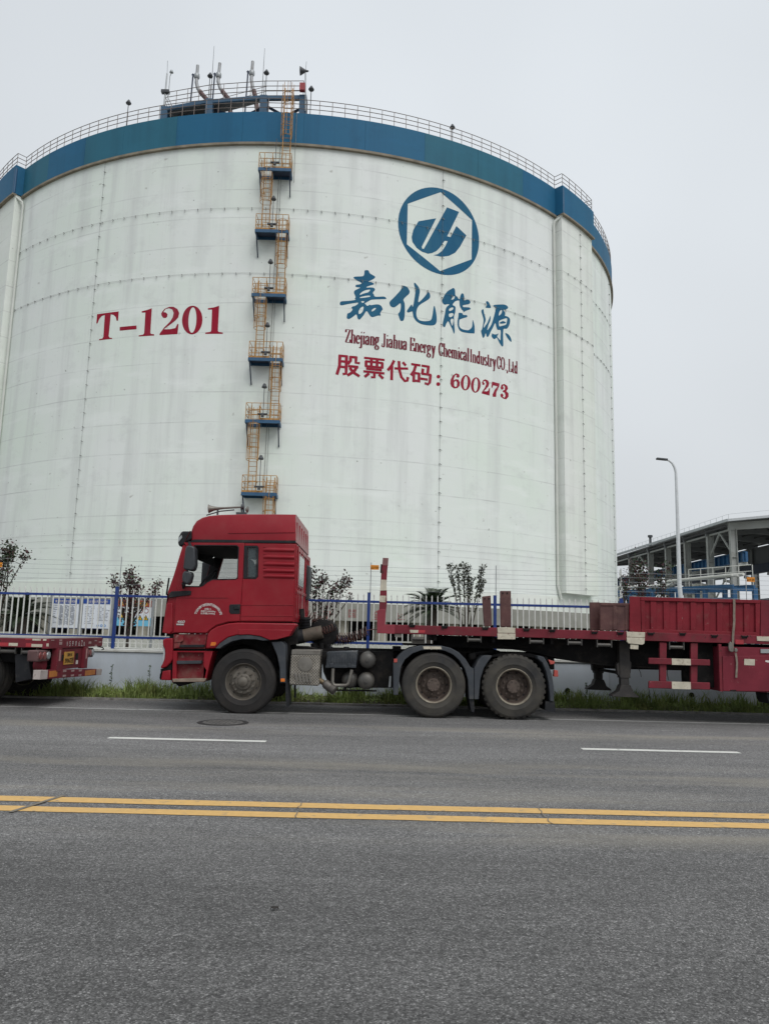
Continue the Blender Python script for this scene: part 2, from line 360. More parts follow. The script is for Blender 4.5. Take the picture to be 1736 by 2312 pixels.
# small dark leaf-like debris on the road
for q, lab, r in (((620, 2055), 'small dark dead leaf lying on the bare asphalt below the yellow lines', .014), ):
    p = atZ(q, 0); mb = MB(); vs = [(p.x + r*1.5*math.cos(a)*(1+.2*math.sin(3*a)), p.y + r*math.sin(a), .004 + .012*abs(math.sin(2*a))) for a in [2*math.pi*i/10 for i in range(10)]]
    mb.add(vs + [(p.x, p.y, .02)], [(i, (i+1) % 10, 10) for i in range(10)])
    solo(mb, 'dead_leaf', mat('dead_leaf_brown', (.02, .017, .015), .8), lab, 'leaf', (p.x, p.y, 0))

# ================================================================== RETAINING WALL, YARD
WALLM = mat('painted_wall', (.53, .585, .65), .8, var=.06, scale=2, dirt=(.42, .45, .46), dscale=1.2, dmin=.5, dmax=.8, bump=.1, bscale=30, stretch=(1, 1, .35))
wl = thing('retaining_wall', 'long low pale blue grey wall carrying the blue and white fence', 'wall', (0, 16.75, 0))
MB().box(-45, 45, 16.6, 16.95, -.05, .87).build('wall_face', WALLM, wl)
MB().box(-45, 45, 16.57, 17.0, .87, .93).build('coping', mat('coping_paint', (.62, .63, .60), .8, var=.1, scale=3, dirt=(.2, .18, .15), dscale=5, dmin=.55, dmax=.75), wl, bevel=.01)
for q in (ZC(1590, 1152), ZD(37, 923), ZD(1033, 960), ZE(322, 1363), (560, 1560), (150, 1540)):
    p = atY(q, 16.6); mb = MB().lathe([(.052, .0), (.055, -.02), (.044, -.022), (.040, -.012), (0, -.010)], (p.x, 16.6, p.z), 18)
    mb.build('drain_pipe', CHASSIS, wl)
mb = MB()
for x in (-9.2, -6.4, -3.6, -.8, 2.0, 4.8, 7.6): mb.box(x-.006, x+.006, 16.597, 16.6, .0, .87)
mb.build('wall_joint', mat('wall_joint_grey', (.36, .40, .44), .9), wl)
GRAV = mat('yard_gravel', (.30, .30, .27), .95, var=.55, scale=30, bump=.8, bscale=45, dirt=(.12, .14, .08), dscale=3, dmin=.45, dmax=.7, detail=8)
struct(MB().box(-200, 200, 17.0, 400, -.05, .90), 'yard', GRAV)

# ================================================================== STORAGE TANK
def tank_mat(name, base, seams=True, dark=(.40, .43, .41)):
    m = bpy.data.materials.new(name); m.use_nodes = True; n = m.node_tree; L = n.links.new; b = n.nodes['Principled BSDF']
    b.inputs['Roughness'].default_value = .6; b.inputs['Specular IOR Level'].default_value = .22
    uv = n.nodes.new('ShaderNodeUVMap'); uv.uv_map = 'UVMap'
    def noise(s, d, stretch, rough=.6):
        mp = n.nodes.new('ShaderNodeMapping'); mp.inputs['Scale'].default_value = stretch; L(uv.outputs[0], mp.inputs[0])
        x = n.nodes.new('ShaderNodeTexNoise'); x.inputs['Scale'].default_value = s; x.inputs['Detail'].default_value = d; x.inputs['Roughness'].default_value = rough
        L(mp.outputs[0], x.inputs['Vector']); return x.outputs['Fac']
    def rng(f, a, c, lo, hi):
        x = n.nodes.new('ShaderNodeMapRange'); x.inputs[1].default_value = a; x.inputs[2].default_value = c; x.inputs[3].default_value = lo; x.inputs[4].default_value = hi; L(f, x.inputs[0]); return x.outputs[0]
    def math2(op, a, c):
        x = n.nodes.new('ShaderNodeMath'); x.operation = op
        for i, v in enumerate((a, c)):
            if isinstance(v, (int, float)): x.inputs[i].default_value = v
            elif v is not None: L(v, x.inputs[i])
        return x.outputs[0]
    def blend(a, colour, f):
        x = n.nodes.new('ShaderNodeMix'); x.data_type = 'RGBA'; L(f, x.inputs[0])
        if a is None: x.inputs[6].default_value = (*base, 1)
        else: L(a, x.inputs[6])
        x.inputs[7].default_value = (*colour, 1); return x.outputs[2]
    sp = n.nodes.new('ShaderNodeSeparateXYZ'); L(uv.outputs[0], sp.inputs[0])
    tint = tuple(c*k for c, k in zip(base, (.945, 1.0, .935)))
    o = blend(None, tint, rng(noise(.12, 4, (1, 1, 1)), .35, .65, 0, 1))
    o = blend(o, tuple(c*.76 for c in base), rng(noise(1.0, 6, (.75, .05, 1)), .49, .74, 0, .8))      # rain streaks
    o = blend(o, tuple(c*.74 for c in base), rng(noise(.5, 8, (1, 1.2, 1), .7), .54, .76, 0, .6))      # blotches
    o = blend(o, tuple(min(1, c*1.10) for c in base), rng(noise(.35, 5, (.4, 1.6, 1)), .55, .7, 0, .6))
    if seams:
        brk = noise(.7, 5, (.5, 2, 1), .7)
        def line(coord, per, off, wid, lo, hi, amt):
            a = math2('ADD', coord, off); f = math2('FRACT', math2('DIVIDE', a, per), None)
            d = math2('ABSOLUTE', math2('SUBTRACT', f, .5), None); ln = rng(d, 0, wid / per, 1, 0)
            return math2('MULTIPLY', ln, rng(brk, lo, hi, 0, amt))
        wob = math2('MULTIPLY', math2('SUBTRACT', noise(.25, 2, (1, 1, 1)), .5), .12)
        zz = math2('ADD', sp.outputs['Y'], wob)
        o = blend(o, tuple(c*.62 for c in base), line(zz, 1.96, .55, .055, .38, .66, .85))
        o = blend(o, tuple(c*.75 for c in base), line(sp.outputs['X'], 2.62, .4, .04, .45, .7, .6))
        o = blend(o, (.30, .31, .29), rng(noise(3.2, 2, (1, 1, 1), .5), .735, .78, 0, .8))             # spots
        o = blend(o, (.36, .36, .33), rng(noise(1.6, 3, (1, 1.3, 1), .5), .70, .76, 0, .6))
    L(o, b.inputs['Base Color'])
    bu = n.nodes.new('ShaderNodeBump'); bu.inputs['Strength'].default_value = .25; bu.inputs['Distance'].default_value = .05
    L(noise(.6, 5, (1, 1.5, 1)), bu.inputs['Height']); L(bu.outputs[0], b.inputs['Normal'])
    return m
TANKW = tank_mat('tank_white', (.755, .785, .775))
PILW = tank_mat('pilaster_white', (.745, .765, .74))
BLUE = tank_mat('band_blue', (.016, .118, .235), seams=False)
TEAL = tank_mat('band_teal', (.024, .132, .205), seams=False)
DKBLUE = mat('platform_blue', (.022, .090, .185), .5, var=.2, scale=3, dirt=(.03, .06, .11), dscale=3)
NAVY = mat('dark_navy_steel', (.022, .035, .070), .6, var=.2, scale=3)
ORANGE = mat('ladder_orange', (.44, .225, .055), .55, var=.2, scale=5, dirt=(.22, .10, .035), dscale=3, dmin=.45, dmax=.7)
RAILG = mat('rail_grey', (.17, .14, .125), .5, .2, var=.15, scale=4)
GALV = mat('galvanised_grey', (.33, .35, .36), .45, .4, var=.15, scale=5)
DGREY = mat('dark_grey_metal', (.06, .065, .072), .55, .2, var=.2)
CONC = mat('slab_concrete', (.25, .25, .225), .85, var=.12, scale=1.2, dirt=(.16, .155, .135), dscale=.8, dmin=.5, dmax=.75, bump=.1, bscale=20)
TXTR = mat('red_tank_lettering', (.285, .010, .030), .6, spec=.15, dirt=(.30, .06, .09), dscale=1.1, dmin=.5, dmax=.7, damt=.5, stretch=(1,1,.3), spots=[((.5, .45, .45), 5, .72, .6)], var=.10, scale=.8)
TXTB = mat('blue_tank_lettering', (.014, .105, .205), .6, spec=.15, dirt=(.035, .14, .22), dscale=.9, dmin=.45, dmax=.7, damt=.7, stretch=(1,1,.3), spots=[((.35, .42, .45), 5, .72, .6)], var=.10, scale=.8)
TXTM = mat('maroon_tank_lettering', (.165, .018, .034), .6, spec=.15, var=.10, scale=.8)
ZB0, ZB1 = 33.12, 35.33
tank = thing('storage_tank', 'huge round white concrete storage tank with a blue rim and red lettering', 'storage tank', (TX, TY, .9))
def ring_wall(name, r0, z0, z1, m, t0=-180, t1=180, seg=.7, depth=.5, parent=None, zs=1):
    n = max(2, int(abs(t1-t0)/seg)); full = abs(t1-t0) > 359; vs = []; uv = []; fs = []
    for i in range(n + 1):
        th = R(t0 + (t1-t0)*i/n)
        for k in range(zs + 1):
            z = z0 + (z1-z0)*k/zs; vs.append(pol(th, r0, z)); uv.append((TR*th, z))
    for i in range(n):
        for k in range(zs): a = i*(zs+1) + k; fs.append((a, a+zs+1, a+zs+2, a+1))
    if not full:
        for i in (0, n):
            th = R(t0 + (t1-t0)*i/n); o = len(vs); vs += [pol(th, r0, z0), pol(th, r0-depth, z0), pol(th, r0-depth, z1), pol(th, r0, z1)]
            uv += [(TR*th, z0), (TR*th+depth, z0), (TR*th+depth, z1), (TR*th, z1)]; fs.append((o, o+1, o+2, o+3) if i == n else (o+3, o+2, o+1, o))
    for z, fl in ((z0, False), (z1, True)):
        for i in range(n):
            ta, tb = R(t0 + (t1-t0)*i/n), R(t0 + (t1-t0)*(i+1)/n); o = len(vs)
            vs += [pol(ta, r0, z), pol(tb, r0, z), pol(tb, r0-depth, z), pol(ta, r0-depth, z)]
            uv += [(TR*ta, z), (TR*tb, z), (TR*tb, z), (TR*ta, z)]; fs.append((o, o+1, o+2, o+3) if fl else (o+3, o+2, o+1, o))
    mb = MB(); mb.v = vs; mb.f = fs
    return mb.build(name, m, parent or tank, uv=[tuple(map(float, u)) for u in uv])
ring_wall('shell_wall', TR, 4.15, ZB0 + .05, TANKW, zs=6)
tones = [BLUE, TEAL]
# the blue rim, in painted sections
cuts = [-41, -34, -26.5, -20, -12.2, -3.5, 4.2, 12, 20, 28, 36, 43.3]
rim = ring_wall('rim_band', TR + .12, ZB0, ZB1, BLUE, 52.2, 319, parent=tank)
for i in range(len(cuts) - 1):
    t0, t1 = cuts[i], cuts[i+1]
    ring_wall('rim_panel', TR + .12 + (.004 if i % 2 else 0), ZB0, ZB1, BLUE if i in (5, 6) or i % 3 == 1 else TEAL, t0 + .01, t1 - .01)
ring_wall('drip_edge', TR + .20, ZB0 - .16, ZB0 - .004, mat('drip_edge_rust', (.22, .19, .145), .8, var=.3, scale=1.5), depth=.25)
for t0, t1 in ((43.3, 52.3), (-49.2, -40.6), (133, 142), (-140, -131)):
    ring_wall('pilaster', TR + .62, 4.45, ZB0 - .05, PILW, t0, t1, depth=.7, zs=4)
    ring_wall('pilaster_cap', TR + .80, ZB0 - .02, ZB1 + .02, BLUE, t0 - .15, t1 + .15, depth=.9)
    ring_wall('pilaster_drip_edge', TR + .86, ZB0 - .16, ZB0 - .03, MATS['drip_edge_rust'], t0 - .15, t1 + .15, depth=.3)
# dome roof
mb = MB(); prof = [(29.7, ZB1 - .3)] + [(29.6*math.cos(R(a)), ZB1 - .35 + 5.0*math.sin(R(a))) for a in range(4, 91, 6)]
mb.lathe(prof, (TX, TY, 0), 96, 'Z'); mb.build('dome_roof', mat('roof_concrete', (.42, .43, .41), .85, var=.1, scale=.5), tank)
# ring slab on short pillars
mb = MB(); mb.lathe([(29.0, 2.05), (30.9, 2.05), (30.9, 3.06), (30.9, 3.10), (29.9, 3.10), (29.0, 3.10)], (TX, TY, 0), 160, 'Z'); mb.build('ring_slab', CONC, tank)
ring_wall('base_course', TR + .03, 3.10, 4.2, PILW, depth=.3)
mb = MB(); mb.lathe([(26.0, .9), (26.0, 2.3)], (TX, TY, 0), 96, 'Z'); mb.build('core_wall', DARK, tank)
PIL = mat('pillar_concrete', (.33, .31, .26), .9, var=.15, scale=2)
for i in range(-14, 19):
    th = R(i*4.6 + 1.8); p = pol(th, 30.0, 0); mb = MB(); mb.lathe([(.42, .9), (.42, 2.05)], (p.x, p.y, 0), 14, 'Z'); mb.build('pillar', PIL, tank)
# lightning tape with its clips
TAPE = mat('tape_dark', (.21, .215, .21), .6, var=.2)
for z in (28.5, 24.0, 7.15, 6.75):
    mb = MB(); tr = TR + .045; mb.tube([pol(R(a*.8 - 60), tr if not (43 < a*.8-60 < 52.5) else TR + .66, z) for a in range(0, 160)], .0065 if z > 20 else .004, 4)
    if z > 20:
        for a in range(0, 74):
            th = R(a*1.72 - 62 + (.2 if z < 25 else 0)); rr = TR if not (43.1 < math.degrees(th) < 52.4) else TR + .62
            mb.bar(pol(th, rr, z), pol(th, rr + .10, z), .025, .04); mb.bar(pol(th + .0012, rr + .09, z - .17), pol(th, rr + .05, z + .02), .03, .03)
    mb.build('lightning_tape', TAPE, tank)
for td, z0, z1, rr in ((-22.8, 4.3, 33.0, TR), (22.75, 4.3, 33.0, TR), (48.2, 4.5, 33.0, TR + .62), (-46.2, 4.5, 33.0, TR + .62), (66.5, 4.5, 33.0, TR)):
    th = R(td); mb = MB(); mb.tube([pol(th, rr + .045, z0), pol(th, rr + .045, z1)], .0075, 4)
    z = z0 + .4
    while z < z1: mb.bar(pol(th, rr, z), pol(th, rr + .10, z), .045, .03); mb.bar(pol(th - .001, rr + .07, z), pol(th + .0045, rr + .07, z - .05), .03, .03); z += .95
    mb.build('lightning_tape', TAPE, tank)
# rain pipes beside the pilasters
PILW2 = mat('pipe_paint', (.62, .64, .60), .5, var=.06, scale=1)
for td, sg in ((42.75, 1), (-40.0, -1)):
    th = R(td); th2 = R(td + .62*sg)
    MB().tube([pol(th2, TR + .72, ZB1 - .2), pol(th2, TR + .72, ZB0 + .0)], .12, 10).build('rain_pipe', DKBLUE, tank)
    MB().tube([pol(th2, TR + .70, ZB0), pol(th2, TR + .5, ZB0 - .25), pol(th, TR + .2, ZB0 - .6), pol(th, TR + .12, ZB0 - .9), pol(th, TR + .12, 5.0), pol(th + .01*sg, TR + .2, 4.0)], .09, 10).build('rain_pipe', PILW2, tank)
# ---- roof edge railing
def rail_run(pts_fn, t0, t1, step, parent, name='roof_railing', h=1.05, m=RAILG):
    mb = MB(); n = int((t1-t0)/step)
    ths = [R(t0 + (t1-t0)*i/n) for i in range(n + 1)]
    for z in (.38, .72, h): mb.tube([pts_fn(t) + Vector((0, 0, z)) for t in ths], .024, 5)
    for t in ths: mb.tube([pts_fn(t), pts_fn(t) + Vector((0, 0, h))], .022, 5)
    return mb.build(name, m, parent)
rail_run(lambda t: pol(t, TR + .05, ZB1), -40.7, 43.2, 1.6, tank)
rail_run(lambda t: pol(t, TR + .70, ZB1), 43.4, 52.2, 1.5, tank); rail_run(lambda t: pol(t, TR + .70, ZB1), -49.1, -40.7, 1.5, tank)
rail_run(lambda t: pol(t, TR + .05, ZB1), 52.4, 130, 1.6, tank); rail_run(lambda t: pol(t, TR + .05, ZB1), -130, -49.2, 1.6, tank)
mb = MB()
for td in (43.3, 52.3, -40.7, -49.1):
    for z in (.38, .72, 1.05): mb.tube([pol(R(td), TR + .05, ZB1 + z), pol(R(td), TR + .70, ZB1 + z)], .024, 5)
mb.build('roof_railing', RAILG, tank)
# ---- ladder platforms
plats = [(30.75, 1), (26.5, 0), (22.2, 1), (18.0, 0), (14.05, 1), (9.55, 0)]     # 1: opening for the ladder on the left
TA, TB = -.85, 2.95
def P(td, dr, z): return pol(R(td), TR + dr, z)
for i, (z, left) in enumerate(plats):
    D = 1.0; oa, ob = (TA, .75) if left else (1.45, TB); sa, sb = (.75, TB) if left else (TA, 1.45)
    mb = MB(); mb.bar(P(TA, D, z-.1), P(TB, D, z-.1), .08, .2); mb.bar(P(TA, .0, z-.1), P(TA, D, z-.1), .08, .2); mb.bar(P(TB, .0, z-.1), P(TB, D, z-.1), .08, .2)
    mid = .75 if left else 1.45
    mb.bar(P(mid, 0, z-.1), P(mid, D-.05, z-.1), .06, .16); mb.bar(P(TA, .06, z-.1), P(TB, .06, z-.1), .08, .2)
    pf = mb.build('platform', DKBLUE, tank)
    mb = MB(); n = 4
    for k in range(n):
        a, b = sa + (sb-sa)*k/n, sa + (sb-sa)*(k+1)/n
        mb.bar(P((a+b)/2, .05, z-.02), P((a+b)/2, D-.05, z-.02), (b-a)*.53, .03)
    mb.build('deck_plate', NAVY, pf)
    for td in (TA + .1, TB - .1):
        MB().bar(P(td, .95, z-.2), P(td, .05, z-1.45), .07, .07).build('bracket', NAVY, pf)
    mb = MB(); h = 1.05
    def runp(zz): return [P(TA, .1, zz), P(TA, D, zz), P((TA+TB)/2, D, zz), P(TB, D, zz), P(TB, .1, zz)]
    for zz in (z+h, z+h*.62, z+.3): mb.tube(runp(zz), .022, 5)
    for td in (TA, TA+.65, mid, (sa+sb)/2, TB-.65, TB): mb.tube([P(td, D, z), P(td, D, z+h)], .022, 5)
    for td in (TA, TB): mb.tube([P(td, .1, z), P(td, .1, z+h)], .022, 5)
    mb.tube([P(mid, .1, z+h*.8), P(mid, D, z+h*.8)], .02, 5)
    mb.bar(P(sa, D-.02, z+.06), P(sb, D-.02, z+.06), .02, .12)
    mb.build('platform_railing', ORANGE, pf)
# ---- ladders with safety hoops: (centre theta, z bottom, z top, hoops from, hoops to)
lad = [(2.27, 30.75, ZB1 + 1.3, 32.9, ZB1 + 1.3), (.12, 26.5, 31.8, 28.5, 31.4), (2.27, 22.2, 27.5, 24.2, 27.2), (.15, 18.0, 23.3, 20.0, 22.9),
       (2.25, 14.05, 19.0, 16.0, 18.7), (.05, 9.55, 15.1, 11.6, 14.8), (2.2, 4.2, 10.6, 6.2, 10.2)]
for td, z0, z1, h0, h1 in lad:
    wdeg = .46; off = .42 if z0 < 30 else .75; mb = MB()
    for s in (-1, 1): mb.tube([P(td + s*wdeg, off, z0), P(td + s*wdeg, off, z1)], .034, 5)
    z = z0 + .2
    while z < z1 - .1: mb.tube([P(td - wdeg, off, z), P(td + wdeg, off, z)], .016, 4); z += .3
    z = z0 + .8
    while z < z1 - .6:
        for s in (-1, 1): mb.bar(P(td + s*wdeg, 0, z), P(td + s*wdeg, off, z), .04, .04)
        z += 2.2
    ld = mb.build('ladder', ORANGE, tank)
    mb = MB(); z = h0; rr = .36
    def hp(a, zz):
        th = R(td) + math.sin(a)*rr/(TR+off); return pol(th, TR + off + .30 + math.cos(a)*.38, zz)
    while z <= h1 + .01:
        mb.tube([P(td - wdeg, off, z)] + [hp(R(x), z) for x in range(-100, 101, 25)] + [P(td + wdeg, off, z)], .02, 4); z += .75
    for x in (-80, -40, 0, 40, 80): mb.tube([hp(R(x), h0), hp(R(x), h1)], .017, 4)
    mb.build('safety_cage', ORANGE, ld)
# ---- lamps on stems by the platforms, cable runs
for i, (z, left) in enumerate(plats):
    td = 1.1; mb = MB(); mb.tube([P(td, 1.0, z + .2), P(td, 1.0, z + 2.05)], .022, 5)
    lm = mb.build('lamp_stem', DGREY, tank)
    if i:
        p = P(td, 1.0, z + 2.05); MB().lathe([(.0, .26), (.06, .24), (.17, .02), (.15, -.03), (0, -.03)], p, 12, 'Z').build('lamp_head', DGREY, lm)
    p = P(1.05, 1.05, z + .35); MB().box(p.x-.28, p.x+.28, p.y-.05, p.y+.05, p.z-.04, p.z+.04).box(p.x-.08, p.x+.08, p.y-.09, p.y+.05, p.z-.2, p.z-.04).build('junction_box', DGREY, tank)
for td, r in ((1.35, .016), (1.62, .012), (3.25, .016)):
    MB().tube([P(td, .08, 4.2 if td < 3 else 30.4), P(td, .08, ZB0 - .2)] if td < 3 else [P(td, .16, 30.3), P(td, .22, ZB1)], r, 4).build('cable', TAPE, tank)

# ================================================================== LETTERING ON THE TANK
def bisect_grid(polys, step=.35):
    # polys: list of loops groups in (s,z); returns verts, faces cut finely along s so that they can bend with the wall
    import bmesh
    bm = bmesh.new()
    for loops in polys:
        fl = [p for l in loops for p in l]; vs = [bm.verts.new((x, 0, z)) for x, z in fl]
        for t in tessellate_polygon([[Vector((x, 0, z)) for x, z in l] for l in loops]):
            a, b, c = [fl[i] for i in t]
            ar = (b[0]-a[0])*(c[1]-a[1]) - (c[0]-a[0])*(b[1]-a[1])
            if abs(ar) < 1e-9: continue
            try: bm.faces.new([vs[i] for i in (t if ar > 0 else t[::-1])])
            except ValueError: pass
    if bm.verts:
        x0 = min(v.co.x for v in bm.verts); x1 = max(v.co.x for v in bm.verts); x = x0 + step
        while x < x1:
            bmesh.ops.bisect_plane(bm, geom=bm.verts[:] + bm.edges[:] + bm.faces[:], plane_co=(x, 0, 0), plane_no=(1, 0, 0)); x += step
    bm.verts.index_update(); out = ([(v.co.x, v.co.z) for v in bm.verts], [tuple(v.index for v in f.verts) for f in bm.faces]); bm.free(); return out
def decal(name, polys, m, off=.008, parent=None):
    mb = MB(); vs, fs = bisect_grid(polys); mb.add([pol(s/TR, TR + off, z) for s, z in vs], fs); return mb.build(name, m, parent or tank)
def sz(q): th, z = cyl(q); return (TR*th, z)
def tr(pts, z, smooth=0):
    l = [sz(z(*p)) for p in (smooth_loop(pts, smooth) if smooth else pts)]; return l
Z1 = zoom(740, 400, 3.691); Z2 = zoom(200, 670, 5.19); Z3 = zoom(750, 730, 3.863); ZJ = zoom(755, 600, 7.55); ZN = zoom(975, 640, 8.305)
# emblem
cs, cz = TR*R(22.5), 28.47
emb = decal('emblem', [[[(cs + 3.08*math.cos(a), cz + 3.12*math.sin(a)) for a in [2*math.pi*i/64 for i in range(64)]],
      tr([(940,125),(1200,358),(1197,685),(935,783),(658,560),(666,222)], Z1)]], TXTB)
decal('emblem_mark', [[tr([(755,368),(902,343),(782,580),(787,597),(800,597),(992,252),(1093,290),(993,493),(1022,500),(1070,407),(1153,485),(1100,580),(1060,630),(1010,655),(950,664),(880,650),(915,642),(950,615),(975,580),(998,533),(973,530),(930,590),(905,615),(870,632),(835,638),(785,622),(740,590),(705,540),(698,500),(712,440)], Z1)]], TXTB, parent=emb)
jia = [[(515,85),(545,75),(580,82),(605,130),(655,160),(692,185),(690,205),(650,235),(590,262),(583,275),(625,278),(672,305),(665,320),(610,337),(560,355),(548,372),(620,370),(670,378),(690,400),(685,420),(655,460),(672,490),(690,525),(760,528),(840,525),(870,540),(880,565),(800,570),(640,578),(590,600),(520,640),(530,655),(560,685),(600,665),(625,672),(700,660),(755,662),(800,690),(822,740),(810,760),(785,795),(780,815),(785,850),(740,850),(660,875),(620,865),(585,820),(555,775),(530,790),(500,840),(440,910),(415,915),(395,895),(375,830),(330,860),(270,900),(235,908),(212,890),(215,850),(225,815),(270,795),(310,745),(290,718),(310,695),(350,685),(395,655),(405,640),(400,628),(330,638),(220,655),(130,675),(100,668),(92,645),(105,615),(140,605),(250,598),(360,580),(345,560),(360,545),(355,510),(335,470),(340,430),(380,405),(440,375),(400,368),(370,362),(358,345),(375,325),(430,318),(465,300),(440,280),(375,245),(330,210),(330,195),(360,185),(470,180),(500,165),(510,130)],
       [(435,500),(440,475),(480,440),(540,415),(610,408),(580,450),(540,462),(480,480)], [(430,550),(450,532),(520,515),(585,508),(610,515),(600,530),(540,540),(480,548)],
       [(455,612),(480,602),(510,608),(500,625),(475,632)], [(412,800),(415,770),(445,720),(485,695),(498,710),(490,760),(465,800),(435,822),(415,818)], [(632,775),(640,750),(680,722),(705,720),(700,740),(665,770),(640,780)]]
hua1 = [[(1165,345),(1190,342),(1240,365),(1265,400),(1282,440),(1270,480),(1220,525),(1175,580),(1195,640),(1200,760),(1195,860),(1180,925),(1155,942),(1125,935),(1105,890),(1085,820),(1110,790),(1130,720),(1125,640),(1080,670),(1030,705),(990,708),(955,685),(938,640),(950,605),(1010,545),(1080,470),(1130,410)]]
hua2 = [[(1355,300),(1370,290),(1400,320),(1440,375),(1455,440),(1445,500),(1428,620),(1480,585),(1540,520),(1575,470),(1590,435),(1620,470),(1632,520),(1615,560),(1560,600),(1470,655),(1425,700),(1400,760),(1395,830),(1410,890),(1450,930),(1520,945),(1590,942),(1635,930),(1655,900),(1672,820),(1690,700),(1705,690),(1722,750),(1742,880),(1735,970),(1700,1010),(1640,1018),(1560,1012),(1480,995),(1400,950),(1350,880),(1332,800),(1328,780),(1300,785),(1265,797),(1240,790),(1235,770),(1265,720),(1315,660),(1330,700),(1345,660),(1362,560),(1380,420),(1360,340)]]
neng1 = [[(405,85),(432,130),(437,215),(470,250),(500,290),(520,288),(530,240),(545,200),(565,185),(590,200),(605,260),(607,315),(660,302),(700,315),(718,345),(710,370),(680,390),(620,400),(580,410),(582,440),(640,445),(700,450),(720,470),(715,485),(670,500),(610,525),(585,550),(588,522),(550,480),(520,420),(515,350),(508,322),(470,322),(430,340),(395,380),(390,405),(430,430),(440,450),(435,540),(415,600),(412,700),(420,800),(425,900),(415,940),(405,935),(380,860),(345,790),(305,710),(270,750),(250,800),(235,822),(205,800),(198,770),(215,680),(240,580),(255,490),(275,440),(325,395),(280,390),(240,398),(210,380),(188,335),(195,300),(240,210),(300,140),(360,105)],
        [(360,300),(380,260),(410,238),(425,245),(420,275),(395,300),(370,305)], [(318,510),(325,475),(360,452),(395,450),(400,475),(375,500),(340,515)], [(315,600),(320,570),(360,555),(395,560),(400,590),(370,625),(330,630)], [(345,690),(370,660),(395,665),(400,700),(390,760),(380,795),(360,750)]]
neng2 = [[(500,555),(530,550),(570,560),(585,590),(640,592),(662,610),(650,632),(590,650),(530,672),(512,690),(508,780),(530,830),(570,858),(640,875),(690,872),(740,830),(755,780),(758,700),(765,685),(785,750),(798,820),(795,930),(760,935),(690,932),(590,915),(530,890),(495,840),(478,770),(480,690),(495,610)]]
yuan1 = [[(1010,345),(1030,332),(1055,345),(1080,385),(1100,440),(1095,460),(1050,460),(1010,455),(1008,440),(1025,410),(1020,380)]]
yuan2 = [[(955,480),(965,500),(975,560),(1000,640),(1003,700),(980,760),(968,830),(1000,790),(1040,730),(1090,610),(1097,640),(1090,700),(1060,770),(1035,870),(1060,850),(1110,770),(1150,650),(1180,540),(1190,460),(1150,430),(1150,412),(1180,400),(1260,395),(1340,395),(1400,415),(1425,450),(1410,475),(1370,490),(1335,500),(1365,540),(1368,590),(1362,605),(1410,620),(1450,650),(1462,700),(1450,770),(1420,830),(1395,850),(1345,850),(1335,880),(1330,960),(1333,1060),(1335,1160),(1320,1182),(1300,1170),(1260,1110),(1215,1020),(1180,1040),(1160,1043),(1125,1010),(1115,975),(1130,935),(1150,950),(1200,955),(1245,938),(1230,970),(1220,1000),(1255,1040),(1280,1065),(1283,1000),(1285,880),(1230,870),(1215,845),(1200,800),(1190,750),(1170,760),(1140,830),(1100,900),(1070,970),(1045,1002),(1025,995),(1005,930),(990,980),(965,1022),(945,1000),(925,930),(918,890),(935,860),(955,770),(965,680),(945,600),(925,530),(930,500)],
        [(1250,600),(1260,540),(1290,498),(1310,505),(1305,550),(1275,590)], [(1258,800),(1250,720),(1275,690),(1360,660),(1405,655),(1400,720),(1385,770),(1330,790),(1290,800)]]
yuan3 = [[(1265,735),(1300,715),(1330,705),(1385,730),(1350,750),(1280,752)]]; yuan4 = [[(1372,940),(1385,932),(1430,955),(1465,1000),(1487,1060),(1485,1095),(1465,1085),(1410,1020)]]
def calli(parts): return [[tr(l, z, 3) for l in ls] for ls, z in parts]
for parts in ([(jia, ZJ)], [(hua1, ZJ), (hua2, ZJ)], [(neng1, ZN), (neng2, ZN)], [(yuan1, ZN), (yuan2, ZN), (yuan3, ZN), (yuan4, ZN)]):
    decal('company_character', calli(parts), TXTB)
# T-1201
tnum = [[[(105,205),(358,172),(350,280),(333,282),(325,240),(300,215),(265,205),(240,460),(250,480),(280,482),(280,493),(127,510),(130,497),(165,490),(178,470),(195,215),(160,225),(130,260),(110,312),(95,312)]],
        [[(370,355),(566,337),(566,380),(369,398)]],
        [[(745,135),(728,420),(735,435),(772,440),(772,455),(592,466),(592,452),(640,445),(655,430),(670,185),(628,187),(628,170),(690,155)]],
        [[(860,222),(855,200),(865,178),(895,142),(950,118),(1000,118),(1045,145),(1065,190),(1055,240),(1020,280),(960,325),(885,382),(960,380),(1020,368),(1045,318),(1058,320),(1045,438),(835,450),(838,430),(890,360),(960,290),(990,240),(1000,190),(985,150),(945,135),(905,145),(880,180),(910,185),(928,205),(925,235),(905,250),(880,248)]],
        [ell(1218, 273, 119, 168, 40, R(3)), ell(1220, 273, 47, 150, 40, R(3))],
        [[(1533,105),(1518,395),(1525,412),(1577,420),(1575,435),(1370,436),(1372,420),(1430,412),(1440,395),(1450,150),(1402,152),(1402,135),(1470,125)]]]
for g in tnum: decal('tank_number', [[tr(l, Z2) for l in g]], TXTR)
